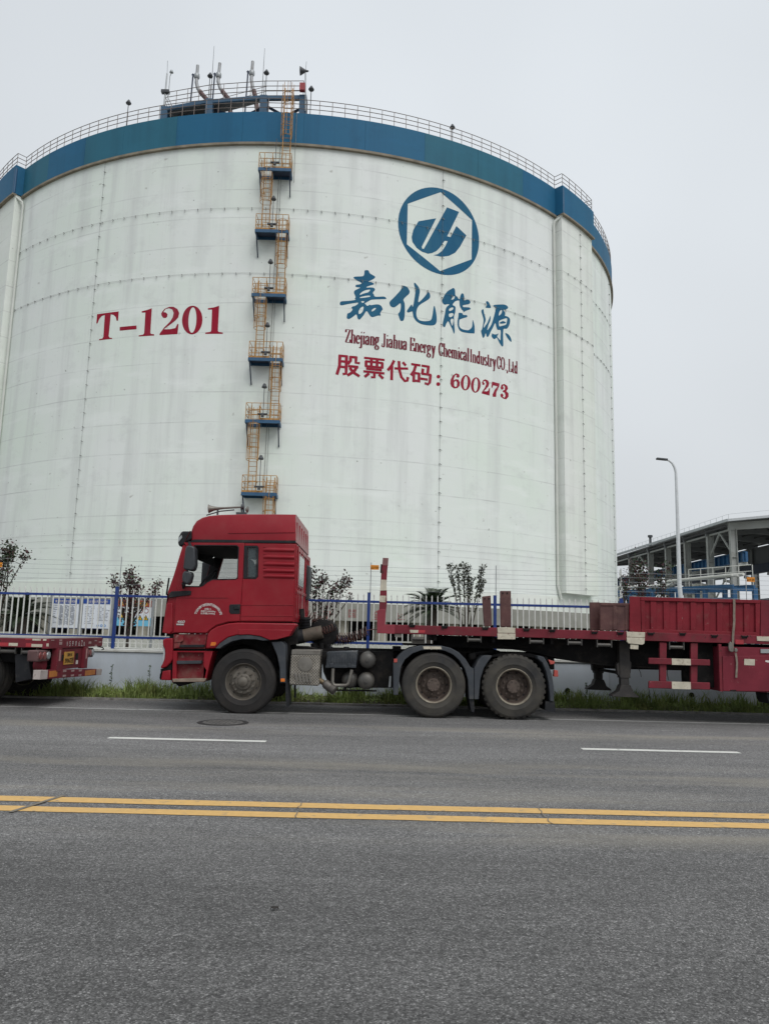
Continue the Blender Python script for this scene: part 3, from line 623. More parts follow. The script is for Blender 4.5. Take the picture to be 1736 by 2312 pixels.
# the share code digits
dig = [[[(1028,525),(1032,490),(1050,455),(1080,435),(1105,445),(1110,465),(1097,476),(1080,468),(1085,448),(1070,455),(1060,480),(1058,498),(1075,487),(1098,490),(1112,515),(1110,545),(1090,565),(1062,568),(1038,552)], [(1062,512),(1078,499),(1088,518),(1085,548),(1072,556),(1062,543)]],
       [ell(1162,518,43,67,32,R(4)), ell(1162,518,18,58,32,R(4))], [ell(1250,538,42,67,32,R(4)), ell(1250,538,18,58,32,R(4))],
       [[(1305,515),(1315,495),(1335,488),(1358,500),(1368,525),(1360,550),(1335,578),(1320,592),(1345,594),(1358,588),(1366,565),(1374,567),(1370,630),(1302,612),(1303,600),(1330,560),(1342,530),(1335,505),(1322,503),(1316,512),(1328,525),(1322,540),(1308,535)]],
       [[(1392,508),(1457,525),(1455,548),(1430,600),(1427,642),(1398,640),(1397,620),(1415,580),(1440,550),(1402,540),(1395,562),(1386,560)]],
       [[(1466,560),(1475,535),(1500,529),(1525,545),(1531,570),(1516,592),(1536,612),(1535,640),(1515,663),(1490,656),(1468,641),(1464,620),(1478,610),(1492,625),(1486,640),(1500,650),(1509,630),(1502,605),(1486,598),(1486,588),(1502,580),(1505,555),(1495,541),(1485,547),(1494,565),(1486,579),(1471,576)]],
       [ell(925,465,16,16,16)], [ell(923,530,17,17,16)]]
for g in dig: decal('share_code', [[tr(l, Z3) for l in g]], TXTR)
HAN = {
 '股': [[(.13,.96),(.13,.45),(.03,.02)], [(.08,.93),(.46,.93)], [(.41,.96),(.41,.10),(.27,.07)], [(.13,.67),(.41,.67)], [(.13,.41),(.41,.41)], [(.58,.96),(.58,.74),(.47,.57)], [(.55,.92),(.86,.92)], [(.81,.95),(.81,.66),(.98,.66)], [(.49,.47),(.92,.47)], [(.86,.47),(.74,.24),(.47,.02)], [(.56,.40),(.70,.20),(.98,.03)]],
 '票': [[(.03,.94),(.97,.94)], [(.09,.78),(.91,.78)], [(.13,.80),(.13,.52)], [(.87,.80),(.87,.52)], [(.10,.55),(.90,.55)], [(.37,.94),(.37,.55)], [(.63,.94),(.63,.55)], [(.14,.43),(.86,.43)], [(.02,.29),(.98,.29)], [(.52,.29),(.52,.05),(.37,.05)], [(.28,.22),(.08,.03)], [(.72,.22),(.93,.04)]],
 '代': [[(.32,.98),(.20,.70),(.03,.46)], [(.22,.70),(.22,.01)], [(.34,.59),(.98,.67)], [(.54,.98),(.57,.55),(.67,.22),(.84,.04),(.95,.08),(.98,.26)], [(.72,.95),(.87,.80)]],
 '码': [[(.02,.91),(.45,.91)], [(.24,.91),(.16,.60),(.02,.36)], [(.15,.54),(.15,.05)], [(.12,.50),(.42,.50)], [(.39,.53),(.39,.07)], [(.15,.13),(.40,.13)], [(.50,.91),(.88,.91)], [(.83,.93),(.79,.55)], [(.57,.77),(.54,.50)], [(.50,.52),(.97,.52)], [(.93,.54),(.90,.16),(.82,.04),(.66,.08)], [(.46,.27),(.80,.27)]]}
def han(ch, s0, s1, z0, z1, m, wv=.13, wh=.105):
    mb = MB(); off = .008; W = s1 - s0; Hc = z1 - z0
    for st_ in HAN[ch]:
        off += .0008; pts = []
        for a, b in zip(st_, st_[1:]):
            n = max(1, int(math.hypot((b[0]-a[0])*W, (b[1]-a[1])*Hc)/.25))
            pts += [(a[0] + (b[0]-a[0])*i/n, a[1] + (b[1]-a[1])*i/n) for i in range(n)]
        pts.append(st_[-1]); P2 = [(s0 + u*W, z0 + v*Hc) for u, v in pts]; V = []
        for i in range(len(P2)):
            a, b = P2[max(0, i-1)], P2[min(len(P2)-1, i+1)]; dx, dy = b[0]-a[0], b[1]-a[1]; l = math.hypot(dx, dy); dx, dy = dx/l, dy/l
            hw = .5*(wh + (wv-wh)*abs(dy))*W; V += [pol((P2[i][0]-dy*hw)/TR, TR + off, P2[i][1]+dx*hw), pol((P2[i][0]+dy*hw)/TR, TR + off, P2[i][1]-dx*hw)]
        mb.add(V, [(2*i, 2*i+1, 2*i+3, 2*i+2) for i in range(len(P2)-1)])
    return mb.build('share_code', m, tank)
for ch, a, b in (('股', 9.33, 12.25), ('票', 12.6, 15.35), ('代', 15.62, 18.4), ('码', 18.68, 21.57)):
    han(ch, TR*R(a), TR*R(b), 17.47, 18.86, TXTR)
# the serif line of English, drawn with a broad nib
def arc(cx, cy, rx, ry, a0, a1, n=10): return [(cx + rx*math.cos(R(a0 + (a1-a0)*i/n)), cy + ry*math.sin(R(a0 + (a1-a0)*i/n))) for i in range(n + 1)]
def stem(x, y0, y1, b=1, t=1, w=.10):
    s = [[(x, y0), (x, y1)]]
    if b: s.append([(x - w, y0 + .02), (x + w, y0 + .02)])
    if t: s.append([(x - w, y1 - .02), (x + (w if t > 1 else .03), y1 - .02)])
    return s
X = .64
GL = {
 'Z': (.50, [[(.05,.96),(.44,.96)], [(.42,.95),(.07,.05)], [(.05,.03),(.46,.03)], [(.06,.96),(.05,.76)], [(.45,.03),(.47,.26)]]),
 'h': (.46, stem(.11,0,1) + stem(.35,0,X-.12,1,0) + [arc(.23,X-.14,.12,.13,150,0)]),
 'e': (.38, [arc(.20,X/2,.14,X/2-.02,5,320,18), [(.07,X/2+.02),(.34,X/2+.02)]]),
 'j': (.24, [[(.13,X),(.13,-.18)], arc(.05,-.18,.08,.09,0,-150), [(.03,X-.02),(.15,X-.02)], 'd.13,.86']),
 'i': (.24, stem(.12,0,X) + ['d.12,.86']),
 'a': (.42, [arc(.17,.17,.11,.16,60,330,12), arc(.18,X-.13,.12,.12,170,0), [(.30,X-.13),(.30,.05)], [(.30,.05),(.38,.02)], [(.30,.38),(.12,.32)], 'd.08,.50']),
 'n': (.46, stem(.11,0,X) + stem(.35,0,X-.12,1,0) + [arc(.23,X-.14,.12,.13,150,0)]),
 'g': (.42, [arc(.18,X-.20,.12,.19,0,360,18), arc(.19,-.13,.15,.13,0,360,18), [(.10,.26),(.08,.10),(.14,.03),(.28,.01)], [(.27,X-.08),(.37,X)]]),
 'J': (.38, [[(.24,.98),(.24,.14)], arc(.13,.14,.11,.14,0,-170), [(.12,.97),(.36,.97)], 'd.05,.20']),
 'u': (.46, stem(.11,.12,X,0,1) + stem(.35,0,X,0,1) + [arc(.23,.14,.12,.13,180,330), [(.35,.02),(.44,.02)]]),
 'E': (.50, stem(.13,0,1,1,1) + [[(.05,.97),(.44,.97)], [(.05,.03),(.45,.03)], [(.13,.5),(.34,.5)], [(.34,.38),(.34,.62)], [(.44,.97),(.45,.74)], [(.45,.03),(.47,.28)]]),
 'r': (.34, stem(.11,0,X) + [arc(.22,X-.13,.11,.12,170,60), 'd.28,.54']),
 'y': (.42, [[(.08,X),(.22,.06)], [(.35,X),(.20,-.12)], arc(.12,-.14,.08,.12,0,-120), [(.01,X-.02),(.17,X-.02)], [(.27,X-.02),(.42,X-.02)]]),
 'C': (.48, [arc(.26,.5,.19,.48,50,310,22), [(.40,.98),(.40,.70)], [(.38,.16),(.43,.30)]]),
 'm': (.68, stem(.11,0,X) + stem(.33,0,X-.12,1,0) + stem(.56,0,X-.12,1,0) + [arc(.22,X-.14,.11,.13,150,0), arc(.445,X-.14,.115,.13,160,0)]),
 'c': (.36, [arc(.20,X/2,.14,X/2-.02,50,320,18), 'd.29,.50']),
 'l': (.24, stem(.12,0,1)), 'I': (.28, stem(.14,0,1,1,2)),
 'd': (.46, [arc(.19,X/2,.12,X/2-.02,30,330,16), [(.33,1),(.33,.02)], [(.23,.98),(.35,.98)], [(.33,.02),(.42,.02)]]),
 's': (.34, [arc(.18,X-.16,.11,.15,40,250,10) + [(.20,.34)] + arc(.17,.16,.12,.15,60,-150,10)]),
 't': (.30, [[(.13,.88),(.13,.12)], arc(.21,.12,.08,.11,180,310), [(.02,X-.02),(.27,X-.02)]]),
 'O': (.54, [arc(.27,.5,.20,.48,0,360,28)]), 'L': (.46, stem(.13,0,1,1,2) + [[(.05,.03),(.41,.03)], [(.41,.03),(.44,.30)]]),
 '.': (.20, ['d.10,.05']), ',': (.22, ['d.10,.05', [(.12,.05),(.07,-.16)]]), ' ': (.2, [])}
def nib(name, word, s0, s1, z0, h, m):
    tot = sum(GL[c][0] for c in word); k = (s1-s0)/tot; x = 0; mb = MB(); off = .008
    for ch in word:
        wd, st = GL[ch]
        for s in st:
            off += .0007
            if isinstance(s, str):
                cx, cy = [float(v) for v in s[1:].split(',')]; loop = [(s0 + (x+cx)*k + .055*h*.8*math.cos(a), z0 + cy*h + .055*h*math.sin(a)) for a in [2*math.pi*i/10 for i in range(10)]]
                mb.add([pol(a/TR, TR + off, z) for a, z in loop], [tuple(range(10))]); continue
            P2 = [(s0 + (x+px)*k, z0 + py*h) for px, py in s]; L = []; Rr = []
            for i in range(len(P2)):
                a, b = P2[max(0, i-1)], P2[min(len(P2)-1, i+1)]; dx, dy = b[0]-a[0], b[1]-a[1]; l = math.hypot(dx, dy) or 1; dx, dy = dx/l, dy/l
                wv = (.038 + .088*abs(dy)**1.5)*h*.5; L.append((P2[i][0]-dy*wv, P2[i][1]+dx*wv)); Rr.append((P2[i][0]+dy*wv, P2[i][1]-dx*wv))
            vs = [pol(a/TR, TR + off, z) for pr in zip(L, Rr) for a, z in pr]
            mb.add(vs, [(2*i, 2*i+1, 2*i+3, 2*i+2) for i in range(len(L)-1)])
        x += wd
    return mb.build(name, m, tank)
for wd, x0, y0, x1, y1 in (('Zhejiang',112,168,410,200), ('Jiahua',432,200,652,235), ('Energy',672,244,898,270), ('Chemical',925,290,1192,330), ('Industry',1198,330,1425,388), ('CO.,Ltd',1432,395,1615,443)):
    a = sz(Z3(x0, y0))[0]; b = sz(Z3(x1, y1))[0]; zc_ = 19.67 - .12*((a/TR) - R(10.3))/R(24.7)
    nib('english_name', wd, a, b, zc_, .92, TXTM)

# faded red characters on the ring slab
SLABRED = mat('faded_red_paint', (.22, .085, .08), .85, var=.2, scale=5)
for ch, q0, q1 in (('安', (728, 1376), (746, 1401)), ('国', (787, 1376), (803, 1395)), ('全', (841, 1378), (858, 1400)), ('上', (894, 1384), (904, 1400)), ('正', (905, 1386), (913, 1400))):
    a, za_ = cyl(q0, 30.9); b, zb_ = cyl(q1, 30.9); mb = MB(); fit_text(mb, ch, lambda u, v: pol(a + (b-a)*u, 30.912 + .006*math.sin(math.pi*u), zb_ + (za_-zb_)*v), .01); mb.build('slab_character', SLABRED, tank)

# ================================================================== ROOF STRUCTURE
ZP = 37.48
FRB = mat('frame_blue', (.028, .085, .155), .55, var=.2, scale=2, dirt=(.05, .08, .12), dscale=2)
cpts = [(-16.05, 49.4), (-12.7, 48.5), (-8.9, 48.0), (-6.2, 47.9)]
mb = MB()
deck = [Vector((x, y, ZP)) for x, y in cpts]; back = [Vector((x + .1, y + o, ZP)) for (x, y), o in zip(cpts, (2.6, 1.5, .5, .5))]
for a, b in zip(deck, deck[1:]): mb.bar(a - Vector((0, 0, .2)), b - Vector((0, 0, .15)), .15, .26)
rf = mb.build('rooftop_frame', FRB, tank)
mb = MB()
for (a, b), (c_, d) in zip(zip(deck, deck[1:]), zip(back, back[1:])): mb.add([a, b, d, c_, a - Vector((0,0,.06)), b - Vector((0,0,.06)), d - Vector((0,0,.06)), c_ - Vector((0,0,.06))], [(0,1,2,3),(7,6,5,4),(0,4,5,1)])
mb.build('grating_deck', mat('grating_grey', (.16, .165, .17), .6, .3, var=.15), rf)
for x, y in cpts: MB().box(x-.24, x+.24, y-.12, y+.3, ZB1 - .2, ZP - .02).build('post', FRB, rf)
mb = MB()
for p in back: mb.box(p.x-.15, p.x+.15, p.y-.15, p.y+.15, ZB1 - .5, ZP - .03)
for a, b in zip(deck, deck[1:]):
    mb.bar(a + Vector((0, .6, -.3)), b + Vector((0, .6, -1.9)), .14, .14); mb.bar(a + Vector((0, .75, -1.9)), b + Vector((0, .75, -.3)), .14, .14)
    mb.bar(a + Vector((0, 1.2, -1.35)), b + Vector((0, 1.2, -1.35)), .2, .25)
mb.build('brace', NAVY, rf)
a, b = deck[0], deck[1]
MB().add([a + Vector((.6, .9, -.45)), b + Vector((-.3, .9, -.5)), b + Vector((-.3, 1.1, -1.7)), a + Vector((1.2, 1.1, -1.9))], [(0, 1, 2, 3)]).build('side_sheet', mat('sheet_grey', (.30, .31, .31), .6, var=.1), rf)
mb = MB()
for h in (.38, .72, 1.1):
    mb.tube([p + Vector((0, 0, h)) for p in deck], .024, 5); mb.tube([p + Vector((0, 0, h)) for p in back], .02, 5)
    mb.tube([deck[0] + Vector((0, 0, h)), back[0] + Vector((0, 0, h))], .02, 5)
for a, b in zip(deck, deck[1:]):
    n = max(2, int((b-a).length/.82))
    for i in range(n + 1): p = a.lerp(b, i/n); mb.tube([p, p + Vector((0, 0, 1.1))], .022, 5)
mb.build('frame_railing', RAILG, rf)
mb = MB(); mb.tube([(-12.9, 49.9, 36.9), (-8.5, 49.8, 37.0), (-6.6, 49.7, 36.7)], .22, 10).tube([(-12.0, 50.1, 36.2), (-6.6, 49.9, 36.2)], .14, 10); mb.build('pipe_bank', mat('pipe_pale', (.40, .42, .40), .6, var=.2, scale=1), rf)
VP = mat('vent_pipe_grey', (.33, .34, .35), .5, .2, var=.12, scale=3, dirt=(.22, .19, .185), dscale=1.2, dmin=.55, dmax=.7); VR = mat('vent_pipe_maroon', (.12, .065, .065), .6, var=.3, scale=4)
Yv = 50.2
for top, body in (((447, 148), [(447, 158), (445, 172), (444, 186), (447, 200), (456, 212), (466, 223)]), ((497, 143), [(497, 155), (494, 170), (493, 184), (498, 200), (507, 212), (517, 224)]), ((571, 139), [(571, 150), (569, 165), (568, 180), (571, 197), (575, 211), (578, 224)])):
    P3 = [atY(q, Yv) for q in body]
    v = MB().tube([atY(top, Yv), P3[1]], .112, 12).build('vent_pipe', VP, tank)
    MB().tube(P3[1:5], .125, 12).build('pipe_bend', VP, v); MB().tube([P3[3].lerp(P3[4], .5), P3[4], P3[5], P3[5] + Vector((.2, 0, -1.2))], .165, 12).build('lagged_pipe', VR, v)
    c0 = P3[1]; MB().lathe([(.115, .22), (.19, .14), (.21, -.10), (.16, -.20), (.125, -.20)], c0, 14, 'Z').build('clamp_collar', GALV, v)
    MB().tube([c0 + Vector((-.28, .0, .05)), Vector((c0.x - .34, Yv, ZP))], .055, 6).bar(c0 + Vector((-.34, 0, .14)), c0 + Vector((-.14, 0, .0)), .08, .14).build('support_pole', NAVY, v)
for top, bot in (((484, 104), (475, 244)), ((598, 109), (590, 245))):
    MB().tube([atY(bot, 49.3), atY(top, 49.3)], [.03, .012], 5).build('lightning_rod', DGREY, tank)
for top, bot in (((376, 170), (472, 0)), ):
    pass
def floodlight(q_head, q_foot, Yd):
    a, b = atY(q_foot, Yd), atY(q_head, Yd); l = MB().tube([a, b], .028, 5).build('lamp_stem', DGREY, tank)
    MB().lathe([(.0, .30), (.05, .26), (.2, .0), (.17, -.06), (0, -.06)], b, 12, 'Z').build('lamp_head', DGREY, l)
floodlight((602, 165), (599, 230), 48.6); floodlight((475, 172), (470, 235), 49.2); floodlight((703, 202), (700, 262), 47.4)
floodlight((291, 233), (286, 284), 50.5); floodlight((1021, 288), (1021, 318), 49.9)
# siren mast and camera mast
a, b = atY((690, 250), 47.7), atY((690, 164), 47.7); sm = MB().tube([a, b], .05, 6).build('siren_mast', GALV, tank)
MB().lathe([(.05, .30), (.09, .10), (.30, -.28), (.26, -.26), (.04, .0)], b + Vector((-.1, 0, .12)), 14, 'X').build('siren_horn', DGREY, sm)
MB().tube([b, atY((692, 139), 47.7)], .012, 4).build('whip_antenna', DGREY, sm)
p = atY((683, 197), 47.6); MB().box(p.x-.18, p.x+.18, p.y-.15, p.y+.15, p.z-.28, p.z+.25).build('red_box', mat('alarm_red', (.30, .03, .035), .5), sm)
a, b = atY((371, 238), 49.3), atY((378, 166), 49.3); sm = MB().tube([a, b], .055, 6).tube([a + Vector((.25, 0, .3)), b + Vector((.22, 0, -.2)), b + Vector((.30, 0, .05))], .03, 5).build('camera_mast', GALV, tank)
MB().tube([b, atY((379, 137), 49.3)], .012, 4).build('whip_antenna', DGREY, sm)
MB().lathe([(0, .18), (.08, .15), (.14, -.02), (0, -.05)], b + Vector((.30, 0, .1)), 10, 'Z').build('camera_dome', GALV, sm)
MB().box(a.x-.25, a.x+.3, a.y-.15, a.y+.15, a.z+.95, a.z+1.15).build('mast_clamp', DGREY, sm)

# ================================================================== FENCE
FB = mat('fence_blue', (.008, .036, .19), .45, var=.12, scale=4, dirt=(.05, .06, .12), dscale=6, dmin=.6, dmax=.8); FW = mat('picket_white', (.62, .63, .60), .5, var=.08, scale=5, dirt=(.40, .38, .33), dscale=6, dmin=.55, dmax=.8)
YFc = 16.78; FX = [-0.29 + 2.71*k for k in range(-4, 7)]
fence = thing('picket_fence', 'blue railed fence with white spear topped pickets standing on the low wall', 'fence', (0, YFc, .93))
for k, x in enumerate(FX):
    MB().box(x-.032, x+.032, YFc-.032, YFc+.032, .93, 2.24).box(x-.037, x+.037, YFc-.037, YFc+.037, 2.24, 2.25).build('post', FB, fence, bevel=.004)
    if k == len(FX) - 1: break
    x1 = FX[k+1]
    for z in (2.055, 1.175): MB().box(x+.034, x1-.034, YFc-.022, YFc+.022, z-.028, z+.022).build('rail', FB, fence, bevel=.004)
    n = 21; mb = MB()
    for i in range(n):
        px = x + (i + .9)*(2.71/(n + .8)); d = .0115
        mb.box(px-d, px+d, YFc-d, YFc+d, .96, 2.145)
        mb.add([(px-.009, YFc, 2.145), (px, YFc-.009, 2.145), (px+.009, YFc, 2.145), (px, YFc+.009, 2.145), (px-.016, YFc, 2.175), (px, YFc-.010, 2.175), (px+.016, YFc, 2.175), (px, YFc+.010, 2.175), (px, YFc, 2.225)],
               [(0,1,5,4),(1,2,6,5),(2,3,7,6),(3,0,4,7),(4,5,8),(5,6,8),(6,7,8),(7,4,8)])
    mb.box(x+.03, x1-.03, YFc-.008, YFc+.008, 1.052, 1.066).box(x+.03, x1-.03, YFc-.014, YFc+.014, .945, .965)
    mb.build('picket_panel', FW, fence)
ef = thing('electric_fence', 'thin grey poles with taut horizontal wires rising above the picket fence', 'electric fence', (0, YFc + .05, .93))
for x in FX: MB().tube([(x + .02, YFc + .05, 1.6), (x + .03, YFc + .05, 2.9)], .009, 5).build('wire_pole', GALV, ef)
for k in range(6):
    z = 2.31 + .1*k; mb = MB(); pts = []
    for i in range(len(FX)*4 - 3): x = FX[0] + 2.71*i/4; pts.append((x, YFc + .06, z - .012*math.sin(math.pi*(i % 4)/4)))
    mb.tube(pts, .0026, 4).build('wire', GALV, ef)
ORS = mat('warning_orange', (.70, .26, .02), .5, var=.06)
for q, wd, lab in (((846, 1281), 19, 'small orange warning plate hung on the wires beside the trailer post'), ((1694, 1308.5), 18, 'small orange warning plate hung on the wires before the open shed'), ((-3, 1275), 18, 'small orange warning plate behind the leaves at the left picture edge')):
    p = atY(q, YFc + .03); hw = wd/2*16.8/1750
    s = thing('warning_sign', lab, 'warning sign', (p.x, p.y, p.z - .05), 'orange warning plates on the fence wires')
    MB().box(p.x-hw, p.x+hw, p.y, p.y+.008, p.z-.05, p.z+.05).build('plate', ORS, s)
    mb = MB(); fit_text(mb, '止步 危险', lambda u, v: (p.x - hw*.55 + hw*1.45*u, p.y - .003, p.z - .028 + .05*v)); mb.add([(p.x-hw*.92, p.y-.003, p.z-.03), (p.x-hw*.62, p.y-.003, p.z-.03), (p.x-hw*.77, p.y-.003, p.z+.03)], [(0, 1, 2)])
    mb.build('lettering', CHASSIS, s)

# ================================================================== NOTICE BOARDS
BLU = mat('header_blue', (.012, .06, .30), .5, var=.05); PAPER = mat('board_white', (.70, .74, .80), .5, var=.05); INK = mat('print_grey', (.30, .32, .36), .7, var=.1); SKYB = mat('board_sky_blue', (.16, .50, .72), .5, var=.06)
BYEL = mat('sign_yellow', (.70, .45, .04), .5, var=.05); HRED = mat('header_red_brown', (.28, .06, .035), .55, var=.1)
def board(x0, x1, z0, z1, lab, Y=19.0):
    t = thing('notice_board', lab, 'notice board', ((x0+x1)/2, Y, .9), 'notice boards behind the fence')
    for x in (x0 - .03, x1 + .03): MB().box(x-.025, x+.025, Y, Y+.05, .9, z1 + .08).build('post', GALV, t)
    MB().box(x0, x1, Y+.0, Y+.035, z0, z1).build('panel', PAPER, t)
    return t
def rows(t, x0, x1, z0, z1, n, Y=19.0):
    mb = MB()
    for i in range(n):
        z = z1 - (z1-z0)*i/n; x = x0
        while x < x1 - .05:
            l = random.uniform(.04, .16); mb.box(x, min(x+l, x1), Y-.006, Y, z-.008, z+.004); x += l + random.uniform(.015, .06)
    mb.build('print', INK, t)
def header(t, x0, x1, z0, z1, txt, m=BLU, tm=None, Y=19.0):
    h = MB().box(x0, x1, Y-.008, Y, z0, z1).build('header', m, t); mb = MB()
    fit_text(mb, txt, lambda u, v: (x0 + (x1-x0)*(.12 + .76*u), Y-.011, z0 + (z1-z0)*(.2 + .6*v)), .01); mb.build('lettering', tm or TEXTW, h)
b1 = board(-8.02, -7.36, 1.34, 2.03, 'white notice board with blue header and columns of small print, leftmost of the three'); header(b1, -8.02, -7.36, 1.92, 2.03, '重大危险源安全告知牌'); rows(b1, -7.97, -7.88, 1.42, 1.88, 9); rows(b1, -7.82, -7.42, 1.40, 1.88, 22)
MB().box(-8.03, -7.35, 19.036, 19.05, 1.325, 2.035).build('backing', BLU, b1)
b2 = board(-7.26, -6.58, 1.34, 2.04, 'white notice board with blue header, scattered icons and blue rings at its foot'); header(b2, -7.26, -6.58, 1.93, 2.04, '企业安全风险公告栏'); rows(b2, -7.20, -6.98, 1.42, 1.86, 11); rows(b2, -6.90, -6.64, 1.50, 1.86, 10)
MB().box(-7.27, -6.57, 19.036, 19.05, 1.325, 2.045).build('backing', BLU, b2)
mb = MB()
for x in (-6.87, -6.78, -6.70): mb.lathe([(.030, -.008), (.018, -.008)], (x, 18.998, 1.41), 16)
mb.build('ring_icon', mat('icon_blue', (.05, .25, .6), .5), b2)
b3 = board(-6.46, -5.60, 1.42, 2.04, 'warning board with red header, yellow triangles and sky blue foot behind a shrub'); header(b3, -6.46, -5.60, 1.88, 2.04, '当心有毒危险化学品', HRED, BYEL)
MB().box(-6.46, -5.60, 18.994, 19.0, 1.42, 1.62).build('foot_band', SKYB, b3)
def tri(x, z, r):
    s = MB().add([(x-r, 18.990, z-r*.8), (x+r, 18.990, z-r*.8), (x, 18.990, z+r)], [(0, 1, 2)]).build('warning_triangle', CHASSIS, b3)
    MB().add([(x-r*.72, 18.987, z-r*.66), (x+r*.72, 18.987, z-r*.66), (x, 18.987, z+r*.66)], [(0, 1, 2)]).build('triangle_field', BYEL, s)
    MB().box(x-r*.1, x+r*.1, 18.982, 18.986, z-r*.2, z+r*.25).box(x-r*.1, x+r*.1, 18.982, 18.986, z-r*.5, z-r*.32).build('mark', CHASSIS, s)
tri(-6.28, 1.70, .12); tri(-5.86, 1.62, .07); tri(-5.72, 1.62, .07)
mb = MB()
for x, z in ((-5.86, 1.79), (-5.72, 1.79)): mb.lathe([(.06, -.006), (.047, -.006)], (x, 18.996, z), 18)
mb.build('prohibition_ring', HRED, b3)

# ================================================================== PLANTS
LEAFR = mat('leaf_dark_red', (.058, .016, .019), .5, var=.7, scale=7); LEAFG = mat('leaf_dark_green', (.026, .048, .016), .5, var=.7, scale=7); BARK = mat('bark', (.05, .04, .032), .9, var=.25, scale=20)
def leaf(mb, p, s, rng):
    d = Vector((rng.gauss(0, 1), rng.gauss(0, 1), rng.gauss(0, .7))).normalized(); u = d.cross(Vector((rng.gauss(0, 1), rng.gauss(0, 1), rng.gauss(0, 1)))).normalized()*s*.32
    mb.add([p, p + d*s*.5 + u, p + d*s, p + d*s*.5 - u], [(0, 1, 2, 3)])
def shrub(base, stems, lab, m, mix, seed, name='shrub', lsize=.07, cat='shrub', bottom_bare=.35, dens=1.0):
    # stems: list of (top point, clump radius, leaf count)
    rng = random.Random(seed); base = Vector(base); t = thing(name, lab, cat, base, 'ornamental shrubs behind the fence')
    tk = MB(); fa = MB(); fb = MB()
    fork = base + Vector((0, 0, .45))
    tk.tube([base, fork], [.035, .03], 6)
    for top, rad, cnt in stems:
        top = Vector(top); mid = fork.lerp(top, .5) + Vector((rng.gauss(0, .05), rng.gauss(0, .05), -.05)); tk.tube([fork, mid, top], [.024, .016, .006], 5)
        for j in range(5):
            a = mid.lerp(top, rng.uniform(0, .9)); tk.tube([a, a + Vector((rng.gauss(0, rad*.7), rng.gauss(0, rad*.6), rng.uniform(.05, rad)))], [.008, .003], 4)
        for j in range(int(cnt*dens)):
            if rng.random() < .72:
                a = Vector((rng.gauss(0, .45), rng.gauss(0, .45), rng.gauss(0, .6))); p = top + a*rad
            else:
                p = fork.lerp(mid, rng.random()) if rng.random() < .25 else mid.lerp(top, rng.random()); p = p + Vector((rng.gauss(0, rad*.28), rng.gauss(0, rad*.28), rng.gauss(0, .04)))
            leaf(fa if rng.random() < mix else fb, p, lsize*rng.uniform(.6, 1.2), rng)
    tr_ = tk.build('trunk', BARK, t)
    if fa.v: fa.build('crown', m, t)
    if fb.v: fb.build('crown', LEAFG, t)
    return t
YS = 17.7
def st(lst, Y=YS): return [((lambda p: (p.x, Y + random.uniform(-.25, .25), p.z))(atY(q, Y)), r, n) for q, r, n in lst]
def bs(px, Y=YS): p = atY((px, 1450), Y); return (p.x, Y, .9)
shrub(bs(-12), st([((14, 1246), .20, 330), ((28, 1243), .16, 200), ((3, 1262), .22, 320), ((-10, 1290), .25, 260), ((48, 1256), .13, 140), ((8, 1300), .16, 160)]), 'tall dark leaved shrub with slanting stems at the left picture edge', LEAFR, .35, 1)
shrub(bs(288), st([((252, 1310), .13, 130), ((268, 1326), .10, 70), ((292, 1312), .16, 190), ((303, 1303), .17, 220), ((311, 1320), .13, 150), ((355, 1316), .10, 90), ((346, 1332), .12, 110), ((322, 1330), .10, 70), ((277, 1375), .16, 90), ((318, 1370), .16, 110), ((298, 1345), .18, 220), ((296, 1395), .15, 160)]), 'dark red shrub growing in front of the warning board', LEAFR, .75, 2)
shrub(bs(718), st([((722, 1318), .15, 170), ((730, 1308), .13, 150), ((752, 1330), .13, 130), ((782, 1312), .14, 170), ((770, 1322), .14, 170), ((700, 1300), .18, 260), ((708, 1335), .16, 160), ((742, 1345), .12, 90), ((790, 1348), .08, 40)]), 'dark red shrub just behind the cab of the truck', LEAFR, .7, 3)
shrub(bs(1410, 19), st([((1412, 1308), .14, 120), ((1405, 1322), .12, 90), ((1416, 1335), .12, 90)], 19), 'small dark shrub at the right edge of the tank', LEAFR, .5, 5)
shrub(bs(1448, 19), st([((1440, 1282), .24, 260), ((1450, 1290), .24, 260), ((1436, 1300), .22, 200), ((1455, 1312), .18, 160), ((1446, 1330), .16, 140)], 19), 'bushy dark shrub before the open shed, left of the street lamp', LEAFR, .5, 6)
shrub(bs(1494, 19), st([((1500, 1284), .20, 120), ((1496, 1300), .16, 150), ((1498, 1316), .14, 120), ((1490, 1335), .2, 150)], 19), 'thin dark shrub immediately left of the street lamp', LEAFR, .4, 8)
def clubby(base, tops, lab, seed):
    rng = random.Random(seed); t = thing('topiary_shrub', lab, 'shrub', base, 'ornamental shrubs behind the fence'); tk = MB(); fo = MB(); base = Vector(base)
    for q in tops:
        top = atY(q, YS + .3); top = Vector((top.x, YS + .3 + rng.uniform(-.2, .2), top.z)); mid = base.lerp(top, .45) + Vector((rng.gauss(0, .03), 0, 0)); tk.tube([base, mid, top], [.022, .016, .008], 5)
        L = (top - mid).length
        for j in range(210):
            u = rng.random()**.45; a = rng.uniform(0, 6.28); r = .012 + .062*u**5 + .03*rng.random()*(1 if rng.random() < .2 else .35); p = mid.lerp(top, .15 + .87*u)
            leaf(fo, p + Vector((math.cos(a)*r, math.sin(a)*r, rng.gauss(0, .02))), .06*rng.uniform(.6, 1.2), rng)
    tk.build('trunk', BARK, t); fo.build('crown', LEAFR if False else mat('leaf_olive', (.028, .034, .016), .55, var=.4, scale=9), t)
clubby(bs(1050), [(1014, 1276), (1031, 1280), (1044, 1275), (1055, 1281), (1063, 1306), (1087, 1280), (1092, 1308)], 'shrub of upright club tipped stems beside the sago palm', 4)
